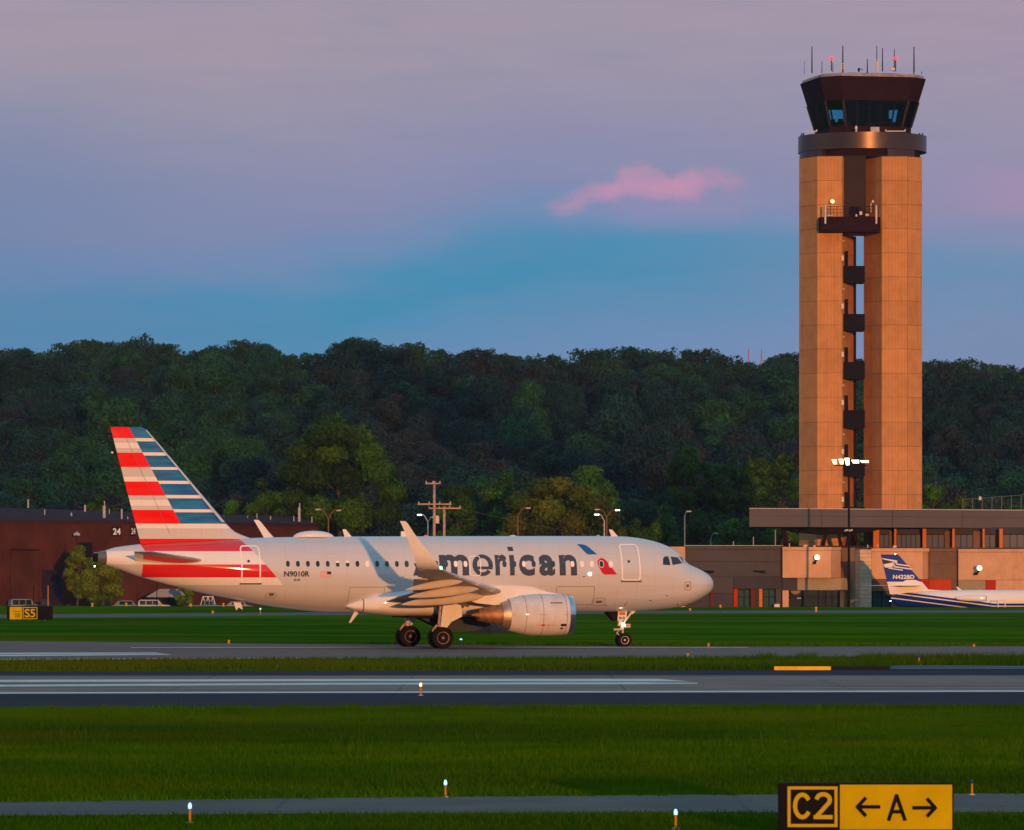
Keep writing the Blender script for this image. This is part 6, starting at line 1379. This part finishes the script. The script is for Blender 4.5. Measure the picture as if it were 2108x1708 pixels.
# ------------------------------------------------------------------ lamp posts and poles
M_wood = mat('weathered pole timber', (0.42, 0.27, 0.20), 0.8, var=0.25, vs=2); M_rust = mat('rust brown post', (0.22, 0.09, 0.05), 0.7); M_gpost = mat('grey green post', (0.16, 0.20, 0.20), 0.6)
M_cool = mat('lit cool street lamp', (0.9, 0.95, 1), 0.3, emit=(0.85, 0.95, 1.0), estr=2.5)
def lamp_post(px, Z, ytop, arms, m, label, name='street_lamp'):
    t = thing(name, label, 'street lamp', (PX(px, Z), Z, -1.1)); zt = PZ(ytop, Z)
    MB().tube((PX(px, Z), Z, -1.1), (PX(px, Z), Z, zt), .14, .09, 10).build('post', m, t, smooth=True)
    for pa, ya, lit in arms:
        b = MB(); pts = [(PX(px, Z), zt-.1), (PX(px+(pa-px)*.45, Z), PZ(ytop+(ya-ytop)*.75, Z)), (PX(px+(pa-px)*.75, Z), PZ(ya-.2, Z)), (PX(pa, Z), PZ(ya, Z))]
        for p, q in zip(pts[:-1], pts[1:]): b.tube((p[0], Z, p[1]), (q[0], Z, q[1]), .06, n=6)
        ar = b.build('arm', m, t); x = PX(pa, Z); s = 1 if pa > px else -1
        MB().box(min(x-.1*s, x+.55*s), max(x-.1*s, x+.55*s), Z-.14, Z+.14, PZ(ya, Z)-.12, PZ(ya, Z)+.06).build('lamp_head', M_cool if lit else M_galv, ar)
lamp_post(676, 720, 1066, ((658, 1047, False), (694, 1049, False)), M_rust, 'two armed rust brown street lamp left of the satellite dome')
lamp_post(881, 720, 1072, ((867, 1058, True), (891, 1063, False)), M_galv, 'lit two armed street lamp left beside the utility poles')
lamp_post(1066, 720, 1059, ((1084, 1044, False),), M_rust, 'single armed rust brown lamp post in front of the olive trees')
lamp_post(1244, 700, 1070, ((1232, 1057.5, True),), M_galv, 'lit single armed grey lamp post over the forward fuselage')
lamp_post(1249, 730, 1062, ((1233, 1047, False), (1268, 1048.5, True)), M_rust, 'two armed brown street lamp directly behind the lit grey lamp post')
lamp_post(1409.5, 735, 1060, ((1415, 1051, False),), M_gpost, 'tall grey green lamp post rising above the left end of the terminal')
lamp_post(1463, 760, 1107, ((1471, 1096, False),), M_gpost, 'short dim lamp post behind the grey terminal roof')
def upole(px, Z, ytop, arms, label, extra=None):
    t = thing('utility_pole', label, 'utility pole', (PX(px, Z), Z, -1.1)); MB().tube((PX(px, Z), Z, -1.1), (PX(px, Z), Z, PZ(ytop, Z)), .24, .17, 10).build('pole', M_wood, t, smooth=True)
    for a, b_, y in arms:
        cr_ = MB().box(PX(a, Z), PX(b_, Z), Z-.32, Z-.19, PZ(y, Z)-.1, PZ(y, Z)+.1).build('crossarm', M_wood, t); n = 4 if b_-a > 40 else 3
        for k in range(n):
            xx = PX(a + (b_-a)*(k+.1)/(n-.8), Z); MB().tube((xx, Z-.25, PZ(y, Z)+.1), (xx, Z-.25, PZ(y, Z)+.35), .07, .05, 6).build('insulator', M_pale, cr_)
    return t
p1_ = upole(894, 700, 989, ((876, 907, 994), (860, 929, 1036.5)), 'tallest timber utility pole with two crossarms behind the airliner')
MB().lathe([(.28, 0), (.28, .95), (.1, 1.05)], (PX(900, 700), 699.6, PZ(1076, 700)), n=12).build('transformer', M_pale, p1_)
MB().tube((PX(862, 700), 699.9, PZ(1037, 700)), (PX(889, 700), 699.9, PZ(1062, 700)), .03, n=5).build('stay_wire', M_blackm, p1_)
upole(914.5, 706, 1041, ((881, 949, 1045),), 'shorter timber utility pole with one crossarm right of the tallest pole')
b = MB(); n = 12; A_, B_ = Vector((PX(949, 706), 706, PZ(1046, 706))), Vector((PX(1500, 790), 790, PZ(1125, 790)))
pts = [A_.lerp(B_, k/n) - Vector((0, 0, 1.1*math.sin(math.pi*k/n))) for k in range(n+1)]
for p, q_ in zip(pts[:-1], pts[1:]): b.tube(p, q_, .035, n=4)
tag(b.build('power_line', mat('greenish cable', (0.10, 0.10, 0.06), .6)), 'thin sagging power line running from the shorter pole down behind the terminal', 'power line')
# floodlight mast
FZ = 686.0
fm = thing('floodlight_mast', 'tall black mast with a bright cluster of lit floodlights in front of the tower', 'floodlight mast', (PX(1748, FZ), FZ, -1.1))
MB().tube((PX(1747.5, FZ), FZ, -1.1), (PX(1747.5, FZ), FZ, PZ(957, FZ)), .19, .13, 12).build('mast', M_blackm, fm, smooth=True)
MB().box(PX(1718, FZ), PX(1784, FZ), FZ-.08, FZ+.08, PZ(958, FZ), PZ(956, FZ)).build('crossbar', M_blackm, fm)
M_flood = mat('lit floodlight face', (1, 1, .9), .3, emit=(1.0, 0.96, 0.40), estr=2.6)
for pa, pb, ya, yb_ in ((1711, 1722, 944, 955), (1725, 1736, 943, 955), (1737, 1748, 941, 957), (1751, 1768, 945, 953), (1769, 1788, 946, 952)):
    h = MB().extr([(PX(pa, FZ), FZ-.5, PZ(ya, FZ)), (PX(pb, FZ), FZ-.5, PZ(ya, FZ)), (PX(pb+.5, FZ), FZ-.5, PZ(yb_, FZ)), (PX(pa+4, FZ), FZ-.5, PZ(yb_, FZ))], (0, .35, 0)).build('floodlight', M_blackm, fm)
    MB().extr([(PX(pa+.6, FZ), FZ-.53, PZ(ya+.6, FZ)), (PX(pb-.4, FZ), FZ-.53, PZ(ya+.6, FZ)), (PX(pb, FZ), FZ-.53, PZ(yb_-.6, FZ)), (PX(pa+4.4, FZ), FZ-.53, PZ(yb_-.6, FZ))], (0, .025, 0)).build('lens', M_flood, h)
cb = MB()
for px in (1740, 1744, 1749, 1753): cb.ball((PX(px, FZ), FZ-.3, PZ(1091 - (px % 3), FZ)), .14, 8)
cb.build('camera_cluster', M_pale, fm)
# lattice masts on the ridge
for px, yt in ((1541, 718), (1567.5, 719)):
    Z = 1500; x = PX(px, Z); zt = PZ(yt, Z); zb = PZ(752, Z); b = MB()
    for s in (-1, 1): b.tube((x+s*.9, Z, zb-12), (x, Z, zt), .11, n=4)
    for k in range(9):
        z0, z1 = zb-6+(zt-zb+4)*k/9, zb-6+(zt-zb+4)*(k+1)/9; w = lambda z: .9*(zt-z)/(zt-zb+12); s = 1 if k % 2 else -1
        b.tube((x+s*w(z0), Z, z0), (x-s*w(z1), Z, z1), .07, n=4)
    tag(b.build('lattice_mast', mat('faded red lattice steel', (0.35, 0.12, 0.10), .7)), 'left of two thin reddish lattice masts on the ridge line' if px < 1550 else 'right of two thin reddish lattice masts on the ridge line', 'mast')
# chain link fence on the slope
fz = 834.0; fn = thing('chain_link_fence', 'chain link fence with posts climbing the slope right of the tower', 'fence', (PX(2030, fz), fz, 0))
for k in range(8):
    px = 1982 + k*20; MB().tube((PX(px, fz), fz, -1.2), (PX(px, fz), fz, PZ(1026 - k*1.6, fz)), .05, n=6).build('post', M_gpost, fn)
b = MB(); b.tube((PX(1982, fz), fz, PZ(1027, fz)), (PX(2122, fz), fz, PZ(1016, fz)), .03, n=5)
for k in range(34):
    t = k/34; px = 1982+140*t; zt = PZ(1027-11*t, fz)
    b.tube((PX(px, fz), fz, zt), (PX(px+6, fz), fz, zt-1.8), .005, n=3, cap=False); b.tube((PX(px+6, fz), fz, zt), (PX(px, fz), fz, zt-1.8), .005, n=3, cap=False)
b.build('wire_mesh', M_gpost, fn); MB().box(PX(2015, fz), PX(2020, fz), fz-.1, fz-.06, PZ(1028, fz), PZ(1021, fz)).build('notice', M_pale, fn)

# ------------------------------------------------------------------ vehicles beside the hangar
def vehicle(px, Z, kind, col, label, L_=4.7, Hh=1.75, rz=0.0, cat='car'):
    t = thing('parked_'+kind, label, cat, (PX(px, Z), Z, -1.1), rz, 'vehicles parked by the hangar')
    m = mat(kind+' paint', col, .25, coat=.8); h = L_/2; W2 = .9
    prof = {'car': [(-h, .45), (-h, .85), (-h+.1, 1.0), (-h*.78, 1.08), (-h*.52, Hh-.05), (-h*.30, Hh), (h*.30, Hh), (h*.55, 1.08), (h*.92, .95), (h, .8), (h, .42)],
            'suv': [(-h, .5), (-h, 1.05), (-h+.12, Hh-.15), (-h+.35, Hh), (h*.22, Hh), (h*.48, 1.18), (h*.94, 1.08), (h, .9), (h, .45)],
            'van': [(-h, .5), (-h, Hh-.12), (-h+.15, Hh), (h*.55, Hh), (h*.78, 1.25), (h*.97, 1.1), (h, .9), (h, .45)],
            'pickup': [(-h, .55), (-h, 1.1), (-h*.12, 1.1), (-h*.10, Hh-.05), (h*.0, Hh), (h*.32, Hh), (h*.52, 1.15), (h*.95, 1.05), (h, .9), (h, .5)]}[kind]
    rings = [[(x_, y_*(1 if z_ < 1.2 else .94), z_) for x_, z_ in prof] for y_ in (-W2, W2)]
    b = MB(); n = len(prof)
    mid = [[(x_, y_, z_) for x_, z_ in prof] for y_ in (-W2*.8, W2*.8)]
    b.loft([rings[0], rings[1]]); body_ = b.build('body', m, t, world=False)
    top = [p for p in prof if p[1] > 1.2]; x0, x1 = min(p[0] for p in top), max(p[0] for p in top)
    for s in (-1, 1):
        nn_ = 3 if kind in ('suv', 'van') else 2
        for k in range(nn_):
            a, b_ = x0 + .15 + (x1-x0+.1)*k/nn_, x0 + .05 + (x1-x0+.1)*(k+1)/nn_
            MB().extr([(a, s*(W2+.012), 1.14), (b_, s*(W2+.012), 1.14), (b_ - (.12 if k == nn_-1 else 0), s*(W2*.94+.012), Hh-.12), (a, s*(W2*.94+.012), Hh-.12)], (0, s*.012, 0)).build('window', M_darkglass, t, world=False)
    for xx in (-h*.62, h*.64):
        for s in (-1, 1):
            w = MB().lathe([(.2, -.1), (.34, -.1), (.35, 0), (.34, .1), (.2, .1)], (xx, s*.86, .35), 'y', 20).build('wheel', M_tyre, t, world=False)
            MB().lathe([(.02, -.105), (.2, -.105), (.2, .105), (.02, .105)], (xx, s*.86, .35), 'y', 14).build('rim', M_galv, w, world=False)
    for s in (-.62, .62):
        MB().box(h-.05, h+.015, s-.15, s+.15, .70, .84).build('headlight', M_frame, t, world=False); MB().box(-h-.015, -h+.05, s-.12, s+.12, .78, .95).build('tail_light', M_emred, t, world=False)
    return t
vehicle(53, 748, 'suv', (0.16, 0.24, 0.30), 'silver grey sport utility car parked behind the small S5 sign', 4.8, 1.95, R(20))
vehicle(90, 742, 'pickup', (0.02, 0.02, 0.025), 'black pickup truck right of the silver grey car behind the S5 sign', 5.2, 1.95)
vehicle(205, 744, 'van', (0.015, 0.03, 0.06), 'dark blue van parked in front of the hangar below the yellow green trees', 3.6, 2.4, R(70), 'van')
vehicle(262, 748, 'car', (0.16, 0.20, 0.24), 'grey car partly hidden right of the dark blue van', 4.6, 1.75)
vehicle(318, 746, 'suv', (0.45, 0.47, 0.50), 'white car parked under the airliner tail cone', 4.6, 1.85)
tk = vehicle(425, 745, 'pickup', (0.10, 0.20, 0.26), 'pale blue grey pickup carrying a white tube frame under the rear fuselage', 5.4, 1.75)
b = MB()
for dx in (-.6, .1, .8): b.tube((dx-.2, -.5, 1.1), (dx+.15, -.5, 2.35), .05, n=6).tube((dx+.15, -.5, 2.35), (dx+.5, -.5, 1.1), .05, n=6)
b.tube((-.4, -.5, 2.3), (.9, -.5, 2.3), .05, n=6); b.tube((-2.4, -.5, 1.1), (-2.4, -.5, 2.3), .04, n=5)
b.build('tube_frame', M_jw, tk, world=False)
vehicle(492, 750, 'car', (0.22, 0.22, 0.22), 'beige grey car right of the pickup under the fuselage', 4.4, 1.6)
tr_ = thing('trailer', 'long low white trailer body standing behind the parked vehicles under the tail', 'trailer', (PX(345, 756), 756, -1.1))
MB().extr([(PX(300, 756), 755, PZ(1228, 756)), (PX(395, 756), 755, PZ(1228, 756)), (PX(380, 756), 755, PZ(1211, 756)), (PX(330, 756), 755, PZ(1211, 756))], (0, 2.4, 0)).build('body', mat('dull white trailer panel', (0.22, 0.24, 0.27), .5), tr_)
for px in (320, 372): MB().lathe([(.1, -.1), (.38, -.1), (.4, 0), (.38, .1), (.1, .1)], (PX(px, 756), 754.9, -.7), 'y', 16).build('wheel', M_tyre, tr_)
MB().box(PX(305, 756), PX(390, 756), 755.1, 757, -.6, PZ(1228.5, 756)).build('chassis', M_blackm, tr_)
for px, y0 in ((69, 1205), (130, 1206), (157, 1098), (185.5, 1209), (323, 1198), (99, 1204)):
    t = tag(MB().tube((PX(px, 739), 739, -1.1), (PX(px, 739), 739, PZ(y0, 739)), .06, n=6).build('slim_post', M_blackm if px != 99 else M_mark), 'slim %s post standing on the apron edge %s' % ('orange' if px == 99 else 'dark', {69: 'in front of the silver grey car', 130: 'between the S5 sign and the trees', 157: 'tall, rising through the slender yellow green tree', 185: 'left of the dark blue van', 323: 'under the airliner tail cone', 99: 'behind the black pickup truck'}[int(px)]), 'post')

# ------------------------------------------------------------------ air between camera and hills
hz_ = bpy.data.materials.new('thin evening haze'); hz_.use_nodes = True; N = NT(hz_.node_tree); N.n.remove(N.n['Principled BSDF'])
pv = N.new('ShaderNodeVolumePrincipled'); pv.inputs['Color'].default_value = (0.55, 0.75, 1.0, 1); pv.inputs['Density'].default_value = HAZE; pv.inputs['Anisotropy'].default_value = 0.0
N.l.new(pv.outputs[0], N.n['Material Output'].inputs['Volume'])
hb_ = MB().box(-1200, 1200, -420, 6100, -2.6, 110).build('haze', hz_); tag(hb_, 'thin bluish evening haze lying over the whole airfield', 'haze', kind='stuff')
